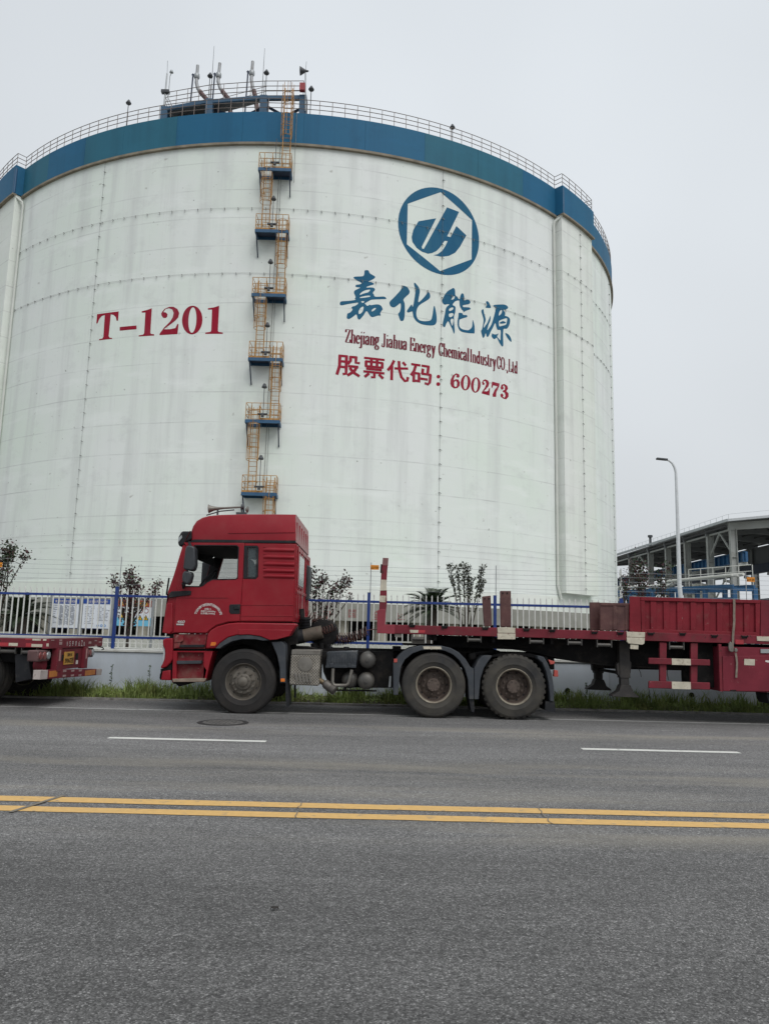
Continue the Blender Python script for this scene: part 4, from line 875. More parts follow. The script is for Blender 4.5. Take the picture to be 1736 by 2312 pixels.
def cycad(base, top_q, spread, lab, seed, nf=52, dry=.2):
    rng = random.Random(seed); base = Vector(base); t = thing('sago_palm', lab, 'palm', base, 'sago palms behind the fence')
    crown = atY(top_q, base.y); cz = Vector((crown.x, base.y, crown.z)); MB().tube([base, base.lerp(cz, .6), cz], [.16, .15, .11], 10).build('trunk', BARK, t)
    mb = MB(); md = MB()
    for i in range(nf):
        az = rng.uniform(0, 6.283); el = R(rng.uniform(-12, 82)); L = spread*rng.uniform(.75, 1.1); d = Vector((math.cos(az)*math.cos(el), math.sin(az)*math.cos(el), math.sin(el)))
        pts = [cz + d*L*u + Vector((0, 0, -L*.42*u*u)) for u in [k/9 for k in range(10)]]; tgt = md if rng.random() < dry and el < .1 else mb
        tgt.tube(pts, [.010 - .0008*k for k in range(10)], 4)
        side = d.cross(Vector((0, 0, 1))).normalized()
        for k in range(2, 27):
            u = k/27; j = min(8, int(u*9)); a = pts[j].lerp(pts[j+1], u*9 - j); dr = (pts[j+1]-pts[j]).normalized(); ll = spread*.20*math.sin(math.pi*min(1, u*.9 + .12))
            for s in (-1, 1):
                e = a + (side*s*.85 + dr*.55 + Vector((0, 0, .18)))*ll; w_ = dr*.016; tgt.add([a - w_, a + w_, e], [(0, 1, 2)])
    mb.build('fronds', mat('cycad_green', (.030, .048, .022), .5, var=.35, scale=4), t)
    if md.v: md.build('dry_fronds', mat('cycad_dry', (.11, .10, .05), .6, var=.3, scale=4), t)
cycad(bs(50, 18.2), (46, 1392), .95, 'sago palm behind the fence above the left trailer', 11)
cycad(bs(975, 18.6), (976, 1376), 1.0, 'sago palm behind the fence above the flatbed', 12)

# ---- grass on the verge (nobody could count it)
def grass():
    rng = random.Random(3); mb = MB(); V = []; Fc = []
    clumps = [(rng.uniform(-12, 12), rng.uniform(15.5, 16.5), rng.uniform(.5, 1.25)) for _ in range(150)]
    for i in range(26000):
        x = rng.uniform(-12, 12); y = 15.38 + 1.22*rng.random()**.9
        h = .05 + .13*rng.random()**1.6
        cl = rng.choice(clumps)
        if rng.random() < .55: x = cl[0] + rng.gauss(0, .16); y = min(16.57, max(15.38, cl[1] + rng.gauss(0, .12))); h = rng.uniform(.10, .42)*cl[2]
        if y < 15.55: h *= .5
        a = rng.uniform(0, 6.283); wv = rng.uniform(.004, .010)*(1.5 if rng.random() < .2 else 1); bx, by = math.cos(a)*wv, math.sin(a)*wv
        lx, ly = rng.gauss(0, .35)*h, rng.gauss(0, .35)*h; z0 = .025; o = len(V)
        V += [(x-bx, y-by, z0), (x+bx, y+by, z0), (x+lx*.4-bx*.8, y+ly*.4-by*.8, z0+h*.6), (x+lx*.4+bx*.8, y+ly*.4+by*.8, z0+h*.6), (x+lx, y+ly, z0+h*(.9 if rng.random() < .7 else .75))]
        Fc += [(o, o+1, o+3, o+2), (o+2, o+3, o+4)]
    for i in range(9000):      # broad low leaves
        x = rng.uniform(-12, 12); y = 15.42 + 1.1*rng.random(); z = .03 + .10*rng.random(); s = rng.uniform(.015, .035); a = rng.uniform(0, 6.28); o = len(V); c_, s_ = math.cos(a)*s, math.sin(a)*s; tz = rng.uniform(-.4, .4)*s
        V += [(x-c_, y-s_, z), (x-s_*.5, y+c_*.5, z+tz), (x+c_, y+s_, z+.3*s), (x+s_*.5, y-c_*.5, z-tz)]; Fc.append((o, o+1, o+2, o+3))
    mb.v = [Vector(v) for v in V]; mb.f = Fc
    m = mat('grass_green', (.195, .255, .075), .6, spec=.2, var=.5, scale=3.5, dirt=(.36, .34, .13), dscale=2.2, dmin=.5, dmax=.72, damt=.7)
    struct(mb, 'grass', m, 'stuff')
grass()
rng = random.Random(9)
WEED = mat('weed_green', (.05, .09, .03), .6, var=.3)
for i, (q, lab) in enumerate((((246, 1575), 'tall thin seeding weed left of the truck front, first from the trailer'), ((332, 1575), 'tall thin seeding weed standing nearest the truck bumper'), ((1322, 1575), 'thin weed with a seed head left of the landing legs'))):
    p = atY(q, 16.3); h = .55 if i < 2 else .42; t = thing('tall_weed', lab, 'weed', (p.x, 16.3, .05), 'tall weeds on the verge')
    top = Vector((p.x + .02, 16.3, .05 + h)); MB().tube([(p.x, 16.3, .05), (p.x + .03, 16.32, .05 + h*.5), top], .004, 4).build('stem', WEED, t); mb = MB()
    for k in range(50):
        u = rng.random(); pp_ = Vector((p.x, 16.3, .05)).lerp(top, .3 + .75*u); leaf(mb, pp_, rng.uniform(.02, .05), rng)
    mb.build('leaves', WEED, t)
# ================================================================== STREET LAMP
lp = thing('street_lamp', 'slender pale grey street lamp with a curved arm beyond the trailer', 'street lamp', (11.55, 30, .9))
base = Vector((11.62, 30, .9)); p1 = atY((1533, 1320), 30)
crv = [base, p1, atY((1529, 1180), 30), atY((1526, 1090), 30), atY((1525, 1066), 30), atY((1522, 1055), 30), atY((1517, 1046), 30), atY((1510, 1040), 30), atY((1502, 1038), 30)]
MB().tube(crv, [.095, .082, .066, .055, .052, .050, .046, .042, .036], 12).build('pole', mat('lamp_pole_paint', (.58, .60, .62), .45, .1, var=.06), lp)
h0, h1 = atY((1506, 1038), 30), atY((1481, 1035.5), 30); MB().bar(h0, h1, .16, .075).build('lamp_head', DGREY, lp, bevel=.02)
MB().lathe([(.14, 0), (.14, .03), (.10, .05)], (base.x, base.y, .9), 14, 'Z').build('base_plate', DGREY, lp)
pm = thing('camera_pole', 'thin white pole with a blue foot between the tank and the shed', 'pole', (13.4, 44, .9))
a = atY((1400, 1287), 44); MB().tube([(a.x, 44, .9), a], .07, 8).build('shaft', WHITEP, pm); MB().tube([(a.x, 44, .9), (a.x, 44, 3.6)], .12, 8).build('foot', FB, pm)

# ================================================================== OPEN SHED
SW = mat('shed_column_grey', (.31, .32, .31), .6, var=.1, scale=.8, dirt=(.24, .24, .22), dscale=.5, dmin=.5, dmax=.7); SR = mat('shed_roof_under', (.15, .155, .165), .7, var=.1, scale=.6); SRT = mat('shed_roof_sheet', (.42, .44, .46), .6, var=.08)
CRB = mat('crane_beam_blue', (.016, .080, .185), .55, var=.15, scale=1)
shed = thing('open_shed', 'open steel frame shed with grey columns and blue crane beams', 'shed', (36.5, 88, .9))
XN, XF, EZ, RZ = 32.2, 41.6, 11.9, 12.35
ys = [71, 75.9, 81.4, 86.7, 92.1, 99.0, 106.5, 112]; xn = lambda y: XN - .018*(y - 71)
for y in ys:
    x = xn(y); mb = MB()
    for a, b, c_, d in ((-.30, -.25, -.20, .20), (.25, .30, -.20, .20), (-.25, .25, -.02, .02)): mb.box(x+a, x+b, y+c_, y+d, .9, EZ - .2)
    mb.box(x-.25, x+.25, y-.19, y+.19, 3.0, 3.03).box(x-.25, x+.25, y-.19, y+.19, 6.0, 6.03).box(x-.25, x+.25, y-.19, y+.19, 9.0, 9.03)
    mb.build('column', SW, shed)
    mb = MB()
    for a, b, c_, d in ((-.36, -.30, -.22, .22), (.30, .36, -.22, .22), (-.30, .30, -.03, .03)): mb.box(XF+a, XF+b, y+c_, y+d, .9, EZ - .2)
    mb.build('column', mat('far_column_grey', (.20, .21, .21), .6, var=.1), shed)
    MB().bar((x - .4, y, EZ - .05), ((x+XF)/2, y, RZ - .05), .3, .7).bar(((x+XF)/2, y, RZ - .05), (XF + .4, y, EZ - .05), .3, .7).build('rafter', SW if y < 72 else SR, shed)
y0, y1 = 69.8, 112.0; mb = MB(); xm = (XN+XF)/2
for a, b, z0, z1 in ((xn(y0) - .9, xm, EZ + .25, RZ + .45), (xm, XF + .9, RZ + .45, EZ + .25)):
    mb.add([(a, y0, z0), (b, y0, z1), (b, y1, z1), (a, y1, z0), (a, y0, z0+.10), (b, y0, z1+.10), (b, y1, z1+.10), (a, y1, z0+.10)], [(3,2,1,0),(4,5,6,7),(0,1,5,4),(1,2,6,5),(2,3,7,6),(3,0,4,7)])
mb.build('roof', SR, shed)
MB().bar((xn(y0) - 1.0, y0 - .05, EZ + .36), (xn(y1) - 1.0, y1, EZ + .36), .16, .24).bar((xn(y0) - 1.0, y0 - .08, EZ + .36), (xm, y0 - .08, RZ + .56), .06, .22).bar((xm, y0 - .08, RZ + .56), (XF + 1, y0 - .08, EZ + .36), .06, .22).build('roof_gutter', SRT, shed)
mb = MB()
for k in range(9):
    x = XN - .6 + k*1.25; z = EZ + .05 + (RZ - EZ)*(1 - abs(x - xm)/(xm - XN))
    mb.bar((x, 71, z), (x, y1, z), .09, .14)
mb.build('purlin', mat('purlin_dark', (.055, .055, .06), .7), shed)
mb = MB(); bx = 1.0
mb.bar((XN + bx, 71 - .4, 9.05), (xn(110) + bx, 110, 9.05), .22, .85); mb.bar((XN + bx - .12, 71 - .4, 9.5), (xn(110) + bx - .12, 110, 9.5), .4, .05)
mb.bar((XN + bx - .12, 71 - .4, 8.6), (xn(110) + bx - .12, 110, 8.6), .4, .05)
y = 70.8
while y < 110: mb.box(xn(y) + bx - .3, xn(y) + bx - .1, y - .03, y + .03, 8.62, 9.48); y += .95
mb.build('crane_beam', CRB, shed)
MB().bar((XF - .7, 69, 9.25), (XF - .7, 112, 9.25), .25, .95).bar((XF - .7, 69, 8.78), (XF - .7, 112, 8.78), .5, .06).build('crane_beam', NAVY, shed)
MB().bar((XF + .3, 69, 5.9), (XF + .3, 112, 5.9), .25, .35).build('tie_beam', NAVY, shed)
for y in ys:
    for x, s in ((xn(y), 1), (XF, -1)): MB().bar((x + .3*s, y, 8.3), (x + s*1.2, y, 8.5), .3, .28).build('corbel', SW, shed)
mb = MB()
for k in (0, 4): 
    ya, yb = ys[k], ys[k+1]; ym = (ya+yb)/2; x = xn(ym) - .1
    mb.bar((x, ya, 9.4), (x, ym, EZ - .35), .14, .14); mb.bar((x, yb, 9.4), (x, ym, EZ - .35), .14, .14); mb.bar((x, ya, 8.4), (x, yb, 4.6), .12, .12)
for k in range(7): mb.bar((xn(ys[k]) - .1, ys[k], EZ - .3), (xn(ys[k+1]) - .1, ys[k+1], EZ - .3), .14, .16)
mb.build('side_brace', SW, shed)
mb = MB()
for k in range(34):
    y = 70 + k*1.25; mb.tube([(xn(y) - .8, y, EZ + .5), (xn(y) - .8, y, EZ + .95)], .014, 4)
for h in (.95, ): mb.tube([(xn(70) - .8, 70, EZ + h), (xn(111) - .8, 111, EZ + h)], .010, 4); mb.tube([(xn(70) - .8, 70, EZ + h), (xm, 70, RZ + h + .2)], .010, 4)
mb.build('roof_wire', GALV, shed)
MB().lathe([(.16, 12.1), (.16, 13.9), (.30, 13.95), (.30, 14.2), (0, 14.25)], (33.2, 96, 0), 10, 'Z').build('roof_vent', DGREY, shed)
MB().box(XF - .1, XF + .1, 70, 111.8, 9.75, 11.75).build('far_fascia', SR, shed)
mb = MB()     # inside stair flights
for y, x, z0, z1 in ((93, 34.0, 3.2, 7.6), (72.5, 36.2, 4.0, 8.2)):
    mb.bar((x, y, z0), (x + 2.6, y + 1, z1), .06, .25); mb.bar((x, y + 1, z0), (x + 2.6, y + 2, z1), .06, .25)
    for i in range(12): u = i/12; mb.bar((x + 2.6*u, y + u, z0 + (z1-z0)*u), (x + 2.6*u, y + 1 + u, z0 + (z1-z0)*u), .2, .04)
mb.build('stair_flight', DGREY, shed)
# ---- pipe rack
rack = thing('pipe_rack', 'blue steel pipe rack with white pipes in front of the open shed', 'pipe rack', (24.5, 65, .9))
RA, RB = Vector((21.0, 72.5, 0)), Vector((27.2, 60.2, 0)); dv = (RB - RA)
for i in range(6):
    p = RA + dv*i/5
    for o in (0, 1.6): MB().box(p.x + o - .16, p.x + o + .16, p.y - .16, p.y + .16, .9, 5.5).build('post', CRB, rack)
    MB().bar((p.x - .2, p.y, 5.35), (p.x + 1.8, p.y, 5.35), .2, .25).build('cross_beam', CRB, rack)
MB().bar(RA + Vector((-.4, .8, 5.6)), RB + Vector((-.05, 0, 5.6)), .2, .30).bar(RA + Vector((1.6, 0, 5.6)), RB + Vector((1.6, 0, 5.6)), .2, .30).bar(RA + Vector((0, 0, 4.4)), RB + Vector((0, 0, 4.4)), .16, .7).build('long_beam', CRB, rack)
PW = mat('pipe_white', (.55, .55, .52), .5, var=.1, scale=1)
for o, z, r in ((.3, 5.98, .11), (.75, 5.93, .08), (1.2, 6.05, .13)): MB().tube([RA + Vector((o - .5, 1, z)), RA + dv*.45 + Vector((o, 0, z)), RA + dv*.5 + Vector((o, 0, z + .35)), RB + Vector((o - .4, 0, z + .5))], r, 10).build('pipe', PW, rack)
p = RA + dv*.8; MB().tube([p + Vector((-.6, 0, 3.9)), p + Vector((1.2, -1, 3.9)), p + Vector((1.3, -1.05, 3.8)), p + Vector((1.3, -1.05, 1.0))], .16, 10).build('pipe', PW, rack)
mb = MB()
for z in (6.8, 7.3): mb.tube([RA + dv*.55 + Vector((1.5, 0, z)), RB + Vector((1.4, 0, z))], .035, 5)
for i in range(6): p = RA + dv*(.55 + .09*i) + Vector((1.5, 0, 0)); mb.tube([p + Vector((0, 0, 5.7)), p + Vector((0, 0, 7.3))], .035, 5)
mb.build('handrail', PW, rack)
for i, (x, y, r, z, lab) in enumerate(((26.5, 84, 1.7, 7.0, 'cream storage vessel under the far end of the shed roof'), (33.8, 83, .9, 7.4, 'narrow white vessel standing behind the pipe rack'))):
    v = thing('storage_vessel', lab, 'vessel', (x, y, .9), 'white vessels by the shed'); MB().lathe([(r, .9), (r, z-.5), (r*.8, z-.12), (r*.4, z), (0, z+.05)], (x, y, 0), 20, 'Z').build('shell', mat('vessel_cream', (.60, .58, .50), .6, var=.08), v)
    MB().lathe([(r+.03, z-1.2), (r+.06, z-1.17), (r+.06, z-1.0), (r+.03, z-.97)], (x, y, 0), 20, 'Z').build('band', GALV, v)
# ================================================================== WHEELS
YN, YF = 13.38, 15.85
def tyre(mb, r, c, lug=False):
    mb.lathe([(r*.53, -.115), (r*.56, -.135), (r*.60, -.142), (r*.70, -.155), (r*.705, -.158), (r*.715, -.156), (r*.83, -.158), (r*.90, -.150), (r*.905, -.153), (r*.93, -.148), (r*.965, -.135), (r*.99, -.115), (r, -.09), (r, -.045), (r*.985, -.043), (r*.985, -.033), (r, -.031), (r, .031), (r*.985, .033), (r*.985, .043), (r, .045), (r, .09), (r*.99, .115), (r*.93, .148), (r*.83, .158), (r*.70, .155), (r*.60, .142), (r*.53, .115)], c, 64)
    if lug:
        n = 34
        for i in range(n):
            for s in (-1, 1):
                a = 2*math.pi*(i + (.5 if s > 0 else 0))/n; b = a + math.pi/n*1.05
                P4 = [];
                for rr, y in ((r*.93, .150), (r*1.026, .115), (r*1.026, .01)):
                    P4.append([(c[0] + rr*math.cos(t), c[1] + s*y, c[2] + rr*math.sin(t)) for t in (a, b)])
                v = [p for pr in P4 for p in pr] + [(c[0] + r*.95*math.cos(t), c[1] + s*.01, c[2] + r*.95*math.sin(t)) for t in (a, b)]
                mb.add(v, [(0,1,3,2), (2,3,5,4), (0,2,4,6), (1,7,5,3), (4,5,7,6)])
    return mb
def nuts(mb, c, rad, y, n, r=.017, l=.045):
    for i in range(n):
        a = 2*math.pi*(i + .3)/n; p = (c[0] + rad*math.cos(a), c[1] + y, c[2] + rad*math.sin(a)); mb.lathe([(r*1.3, 0), (r*1.3, -.008), (r, -.01), (r*.9, -l), (0, -l)], p, 8)
def vents(par, c, rad, y, n, rx, off=0):
    mb = MB()
    for i in range(n):
        a = 2*math.pi*i/n + off; cc, ss = math.cos(a), math.sin(a); vs = []
        for k in range(12):
            t = 2*math.pi*k/12; u, v = rad + rx*.62*math.cos(t), rx*math.sin(t); vs.append((c[0] + u*cc - v*ss, c[1] + y - .25*(rad-u)*0, c[2] + u*ss + v*cc))
        mb.add(vs, [tuple(range(12))])
    mb.build('vent_holes', DARK, par)
def front_wheel(parent, c, r=.548, flip=1):
    wh = tyre(MB(), r, c).build('wheel', RUBBERB, parent)
    s = flip; pr = [(.285, -.10), (.300, -.118), (.310, -.132), (.304, -.138), (.294, -.130), (.282, -.10), (.272, -.075), (.262, -.066), (.235, -.075), (.21, -.095), (.20, -.112), (.148, -.120), (.140, -.122), (.132, -.150), (.118, -.158), (.085, -.160), (.080, -.185), (.06, -.20), (.0, -.204)]
    mb = MB().lathe([(a, b*s) for a, b in pr], c, 48)
    if s > 0: nuts(mb, c, .174, -.115, 10, .017, .05); nuts(mb, c, .105, -.155, 8, .009, .016)
    mb.build('rim', RIMG, wh)
    if s > 0:
        vents(wh, c, .238, -.0765, 10, .019, .2)
    return wh
def rear_wheel(parent, c, r=.545, lug=False, outer=True):
    wh = tyre(MB(), r*(.975 if lug else 1), c, lug).build('wheel', RUBBER, parent)
    MB().lathe([(.283, -.10), (.296, -.122), (.306, -.138), (.298, -.144), (.286, -.136), (.274, -.10)], c, 48).build('rim_lip', RIML, wh)
    mb = MB().lathe([(.276, -.10), (.268, -.05), (.262, .02), (.250, .05), (.225, .052), (.205, .035), (.19, .03), (.125, .03), (.118, .028), (.112, -.06), (.106, -.068), (.0, -.07)], c, 48)
    if outer: nuts(mb, c, .165, .03, 10, .017, .05); nuts(mb, c, .085, -.068, 8, .009, .014)
    mb.build('rim', RIMB, wh)
    if outer:
        vents(wh, c, .236, .048, 10, .021)
    return wh
def lens(mb, x0, x1, y0, y1, z0, z1): return mb.box(x0, x1, y0, y1, z0, z1)

# ================================================================== TRACTOR TRUCK
truck = thing('tractor_truck', 'dark red high roof tractor truck parked at the kerb with its window open', 'truck', (-1.5, 14.6, 0))
def pxz(z, pts, Y=YN): return [(lambda p: (p.x, p.z))(atY(z(*q), Y)) for q in pts]
# side skin, near and far the same outline
skin = [(305,398),(1226,412),(1240,425),(1216,1100),(740,1095),(640,1102),(540,1132),(490,1165),(455,1200),(158,1196),(128,1204),(60,1190),(76,1100),(98,945),(118,890),(110,832),(160,690),(238,432)]
hole = [(352,432),(712,434),(726,448),(717,708),(704,720),(500,722),(455,745),(420,775),(390,785),(262,782),(272,700),(318,540)]
qwin = [(808,446),(884,446),(886,690),(872,704),(800,704),(806,690)]
S, Hh, Q = pxz(ZA, skin), pxz(ZA, hole), pxz(ZA, qwin)
MB().prism([S, Hh, Q], YN + .03, YN + .07).build('side_panel', CABRED, truck, bevel=.008)
MB().prism([S, Hh, Q], YF - .07, YF - .03).build('side_panel', CABRED, truck)
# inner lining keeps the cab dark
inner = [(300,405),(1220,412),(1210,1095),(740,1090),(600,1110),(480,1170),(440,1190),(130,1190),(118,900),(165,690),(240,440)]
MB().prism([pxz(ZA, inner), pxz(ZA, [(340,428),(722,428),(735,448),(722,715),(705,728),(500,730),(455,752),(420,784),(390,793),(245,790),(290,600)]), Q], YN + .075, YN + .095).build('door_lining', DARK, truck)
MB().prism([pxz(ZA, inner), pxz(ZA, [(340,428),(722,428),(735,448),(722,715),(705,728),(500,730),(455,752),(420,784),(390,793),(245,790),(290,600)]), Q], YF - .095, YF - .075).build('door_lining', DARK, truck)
# doors: a skin standing proud of the side, with the window opening
door = [(250,405),(779,408),(764,715),(741,1088),(640,1094),(535,1124),(484,1160),(450,1192),(163,1188),(182,880),(212,720),(245,560),(272,432)]
D = pxz(ZA, door)
dr = MB().prism([D, Hh], YN + .008, YN + .03).build('door', CABRED, truck, bevel=.006)
MB().prism([D, Hh], YF - .03, YF - .008).build('door', CABRED, truck)
MB().prism([pxz(ZA, [(345,425),(716,427),(734,447),(724,712),(707,728),(502,730),(458,753),(424,783),(392,793),(252,790),(262,700),(310,540)]), Hh], YN + .002, YN + .02).build('window_seal', BLACKP, dr)
qp = [(783,412),(1222,418),(1205,1092),(745,1088),(766,724),(880,724),(899,701),(904,450),(890,433),(781,433)]
qwo = [(778,432),(890,434),(903,450),(898,700),(880,722),(772,718)]
MB().prism(pxz(ZA, qp), YN + .010, YN + .03).build('quarter_panel', CABRED, truck, bevel=.006)
MB().prism([pxz(ZA, qwo), Q], YN + .006, YN + .032).build('quarter_window_frame', BLACKP, truck, bevel=.003)
GL1 = glassmat('cab_glass', (.10, .13, .14), .42, .04); GL2 = glassmat('clear_glass', (.16, .19, .19), .30, .04)
MB().prism(Q, YN + .04, YN + .045).build('quarter_window', GL1, truck); MB().prism(Q, YF - .045, YF - .04).build('quarter_window', GL1, truck)
MB().prism(Hh, YF - .055, YF - .05).build('door_glass', GL2, truck)
# pressed ribs of the sleeper side
for y in (470, 532, 594, 652, 700):
    mb = MB(); a = pxz(ZA, [(945, y-22), (1222, y-22), (1222, y+22), (945, y+22)])
    x0, x1 = a[0][0], a[1][0]; z0, z1 = a[2][1], a[0][1]; n = 6; vs = []
    for x, k in ((x0, 0), (x0 + .07, 1), (x1 - .01, 1)):
        for i in range(n + 1): u = i/n; vs.append((x, YN + .010 - .028*k*math.sin(math.pi*u), z0 + (z1-z0)*u))
    mb.add(vs, [(c*(n+1)+i, (c+1)*(n+1)+i, (c+1)*(n+1)+i+1, c*(n+1)+i+1) for c in (0, 1) for i in range(n)]); mb.build('pressed_rib', CABRED, truck, sharp=80)
MB().pp([(748,945),(1212,946),(1212,952),(748,951)], YN + .002, YN + .01, ZA).pp([(748,1040),(1208,1042),(1208,1050),(748,1046)], YN + .004, YN + .01, ZA).build('crease_line', CABRED, truck, bevel=.002)
MB().pp([(183,881),(640,883),(640,888),(183,887)], YN - .001, YN + .01, ZA).build('crease_line', CABRED, truck)
# roof fairing with a rounded top, lofted over the width
roof = [(1226,152),(1000,150),(770,150),(560,155),(460,164),(400,180),(350,210),(318,258),(304,300),(306,385),(1228,398)]
rp = pxz(ZA, roof); cxr = sum(p[0] for p in rp)/len(rp); zb_ = min(p[1] for p in rp)
mb = MB(); o = 0; rings = []
for y, k, ins in ((YN + .03, .93, .05), (YN + .045, .965, .025), (YN + .09, .99, .008), (YN + .2, 1.0, 0), (YF - .2, 1.0, 0), (YF - .09, .99, .008), (YF - .045, .965, .025), (YF - .03, .93, .05)):
    ring = []
    for x, z in rp:
        zz = zb_ + (z - zb_)*(1 - (1-k)*(.9 if z > zb_ + .3 else .2)); xx = x + (ins if x < cxr else 0)*1.2
        ring.append((xx, y, zz))
    rings.append(ring)
m_ = len(rp); vs = [v for r_ in rings for v in r_]; fs = []
for i in range(len(rings) - 1):
    for k in range(m_): a, b = i*m_ + k, i*m_ + (k+1) % m_; fs.append((a, a + m_, b + m_, b))
fs.append(tuple(range(m_))); fs.append(tuple(range((len(rings)-1)*m_, len(rings)*m_))[::-1])
mb.add(vs, fs); mb.build('roof_fairing', CABRED, truck, sharp=50)
mb = MB().pp([(340,378),(1228,388),(1228,408),(300,402)], YN + .012, YN + .06, ZA); mb.build('roof_gutter', BLACKP, truck)
MB().pp([(640,320),(1222,314),(1222,318),(640,325)], YN + .02, YN + .05, ZA).build('crease_line', CABRED, truck)
# front, rear, floor, ceiling
def xz(*q): p = atY(ZA(*q), YN); return p.x, p.z
(xa, za0), (xb, zb0), (xc, zc0), (xd, zd0) = xz(60, 1190), xz(110, 832), xz(240, 432), xz(303, 300)
mb = MB(); mb.add([(xa, YN+.03, za0), (xa, YF-.03, za0), (xb, YF-.03, zb0), (xb, YN+.03, zb0)], [(3,2,1,0)]).add([(xa+.06, YN+.03, za0), (xa+.06, YF-.03, za0), (xb+.06, YF-.03, zb0), (xb+.06, YN+.03, zb0)], [(0,1,2,3)])
mb.add([(xc, YN+.03, zc0), (xc, YF-.03, zc0), (xd, YF-.03, zd0), (xd, YN+.03, zd0)], [(3,2,1,0)]); mb.build('front_panel', CABRED, truck)
MB().add([(xb, YN+.06, zb0), (xb, YF-.06, zb0), (xc, YF-.06, zc0), (xc, YN+.06, zc0)], [(3,2,1,0)]).build('windscreen', GL2, truck)
mb = MB()
for k in range(3): mb.bar((xa - .03 + .02*k, YN + .35, 1.42 + .13*k), (xa - .03 + .02*k, YF - .35, 1.42 + .13*k), .05, .07)
mb.build('grille', BLACKP, truck)
xr, zr = xz(1236, 420); xr2, zr2 = xz(1216, 1098); xr3, zr3 = xz(1226, 160)
RW0, RW1, RZ0, RZ1 = 14.1, 15.1, 2.2, 2.95
mb = MB().add([(xr2, YN+.03, zr2), (xr2, YF-.03, zr2), (xr, YF-.03, zr), (xr, YN+.03, zr)], [(0,1,2,3)]); mb.build('rear_wall', CABRED, truck)
mb = MB()
for i, y in enumerate((13.55, 13.85, 14.25, 14.95, 15.35, 15.65)): mb.box(xr - .01, xr + .03, y-.03, y+.03, 1.55, 2.86)
for y in (13.7, 14.1, 14.5, 14.9, 15.3, 15.6): mb.box(xr3 - .02, xr3 + .02, y-.07, y+.07, 2.98, 3.3)
mb.box(xr - .01, xr + .025, YN + .1, YF - .1, 2.78, 2.86); mb.box(xr - .01, xr + .025, YN + .1, YF - .1, 1.6, 1.68); mb.box(xr - .01, xr + .025, YN + .1, YF - .1, 2.05, 2.11)
mb.build('rear_wall_ribs', CABRED, truck, bevel=.008)
fr = MB().box(xr + .005, xr + .03, 13.62, 14.55, 2.15, 2.75).build('rear_window', CABRED, truck, bevel=.006); MB().box(xr + .0302, xr + .034, 13.67, 14.50, 2.19, 2.71).build('pane', mat('rear_glass', (.32, .36, .36), .15, var=.05), fr)
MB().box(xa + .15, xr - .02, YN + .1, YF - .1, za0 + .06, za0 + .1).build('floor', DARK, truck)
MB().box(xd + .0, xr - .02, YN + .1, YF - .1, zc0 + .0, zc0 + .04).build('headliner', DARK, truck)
MB().box(xr - .9, xr - .03, YN + .1, YF - .1, za0 + .1, za0 + .62).build('bunk', SEAT, truck)
mb = MB().prism([(xb + .04, 2.0), (xb + .25, 2.03), (xb + .62, 1.92), (xb + .66, 1.4), (xb + .04, 1.4)], YN + .12, YF - .12); mb.build('dashboard', mat('dash_grey', (.05, .05, .052), .8, var=.2), truck, bevel=.02)
for y in (13.95, 15.2):
    MB().prism([(-3.05, 1.5), (-2.50, 1.5), (-2.36, 2.30), (-2.34, 2.56), (-2.38, 2.66), (-2.50, 2.65), (-2.52, 2.50), (-2.58, 2.20), (-2.66, 1.80), (-3.05, 1.74)], y - .23, y + .23).build('seat', SEAT, truck, bevel=.04)
pts = [Vector((-3.14, 13.95, 2.26)) + Vector((.14*math.sin(a), .22*math.cos(a), .17*math.sin(a))) for a in [2*math.pi*i/20 for i in range(20)]]
MB().tube(pts, .016, 6, closed=True).build('steering_wheel', BLACKP, truck)
MB().add([(xc + .05, YN + .12, zc0 - .16), (xc + .05, YF - .12, zc0 - .16), (xc + .02, YF - .12, zc0), (xc + .02, YN + .12, zc0)], [(0,1,2,3)]).build('header_rail', DARK, truck)
# sun visor
MB().pp([(232,305),(340,306),(348,330),(342,372),(290,395),(238,442),(214,436),(199,418),(204,355)], YN + .06, YF - .06, ZA).build('sun_visor', BLACKP, truck, bevel=.03)
MB().pp([(205,365),(235,340),(238,362),(208,400)], YN + .045, YN + .07, ZA).build('visor_lamp', GALV, truck)
# mirrors
ym = 13.12
mi = MB().pp([(288,430),(330,432),(350,452),(352,600),(338,645),(312,652),(250,640),(246,620),(262,480),(270,440)], ym, ym + .22, ZA).build('mirror', mat('mirror_shell', (.030, .034, .040), .5, var=.15, scale=4), truck, bevel=.03)
MB().pp([(262,652),(318,660),(322,690),(308,748),(282,778),(236,745),(238,690),(248,656)], ym, ym + .2, ZA).build('mirror_lower', MATS['mirror_shell'], mi, bevel=.03)
a, b = atY(ZA(300, 405), YN), atY(ZA(315, 440), ym + .1); MB().tube([a, b], .025, 6).tube([atY(ZA(262, 780), ym + .08), atY(ZA(245, 760), ym + .08), atY(ZA(250, 800), YN)], .022, 6).build('mirror_arm', BLACKP, mi)
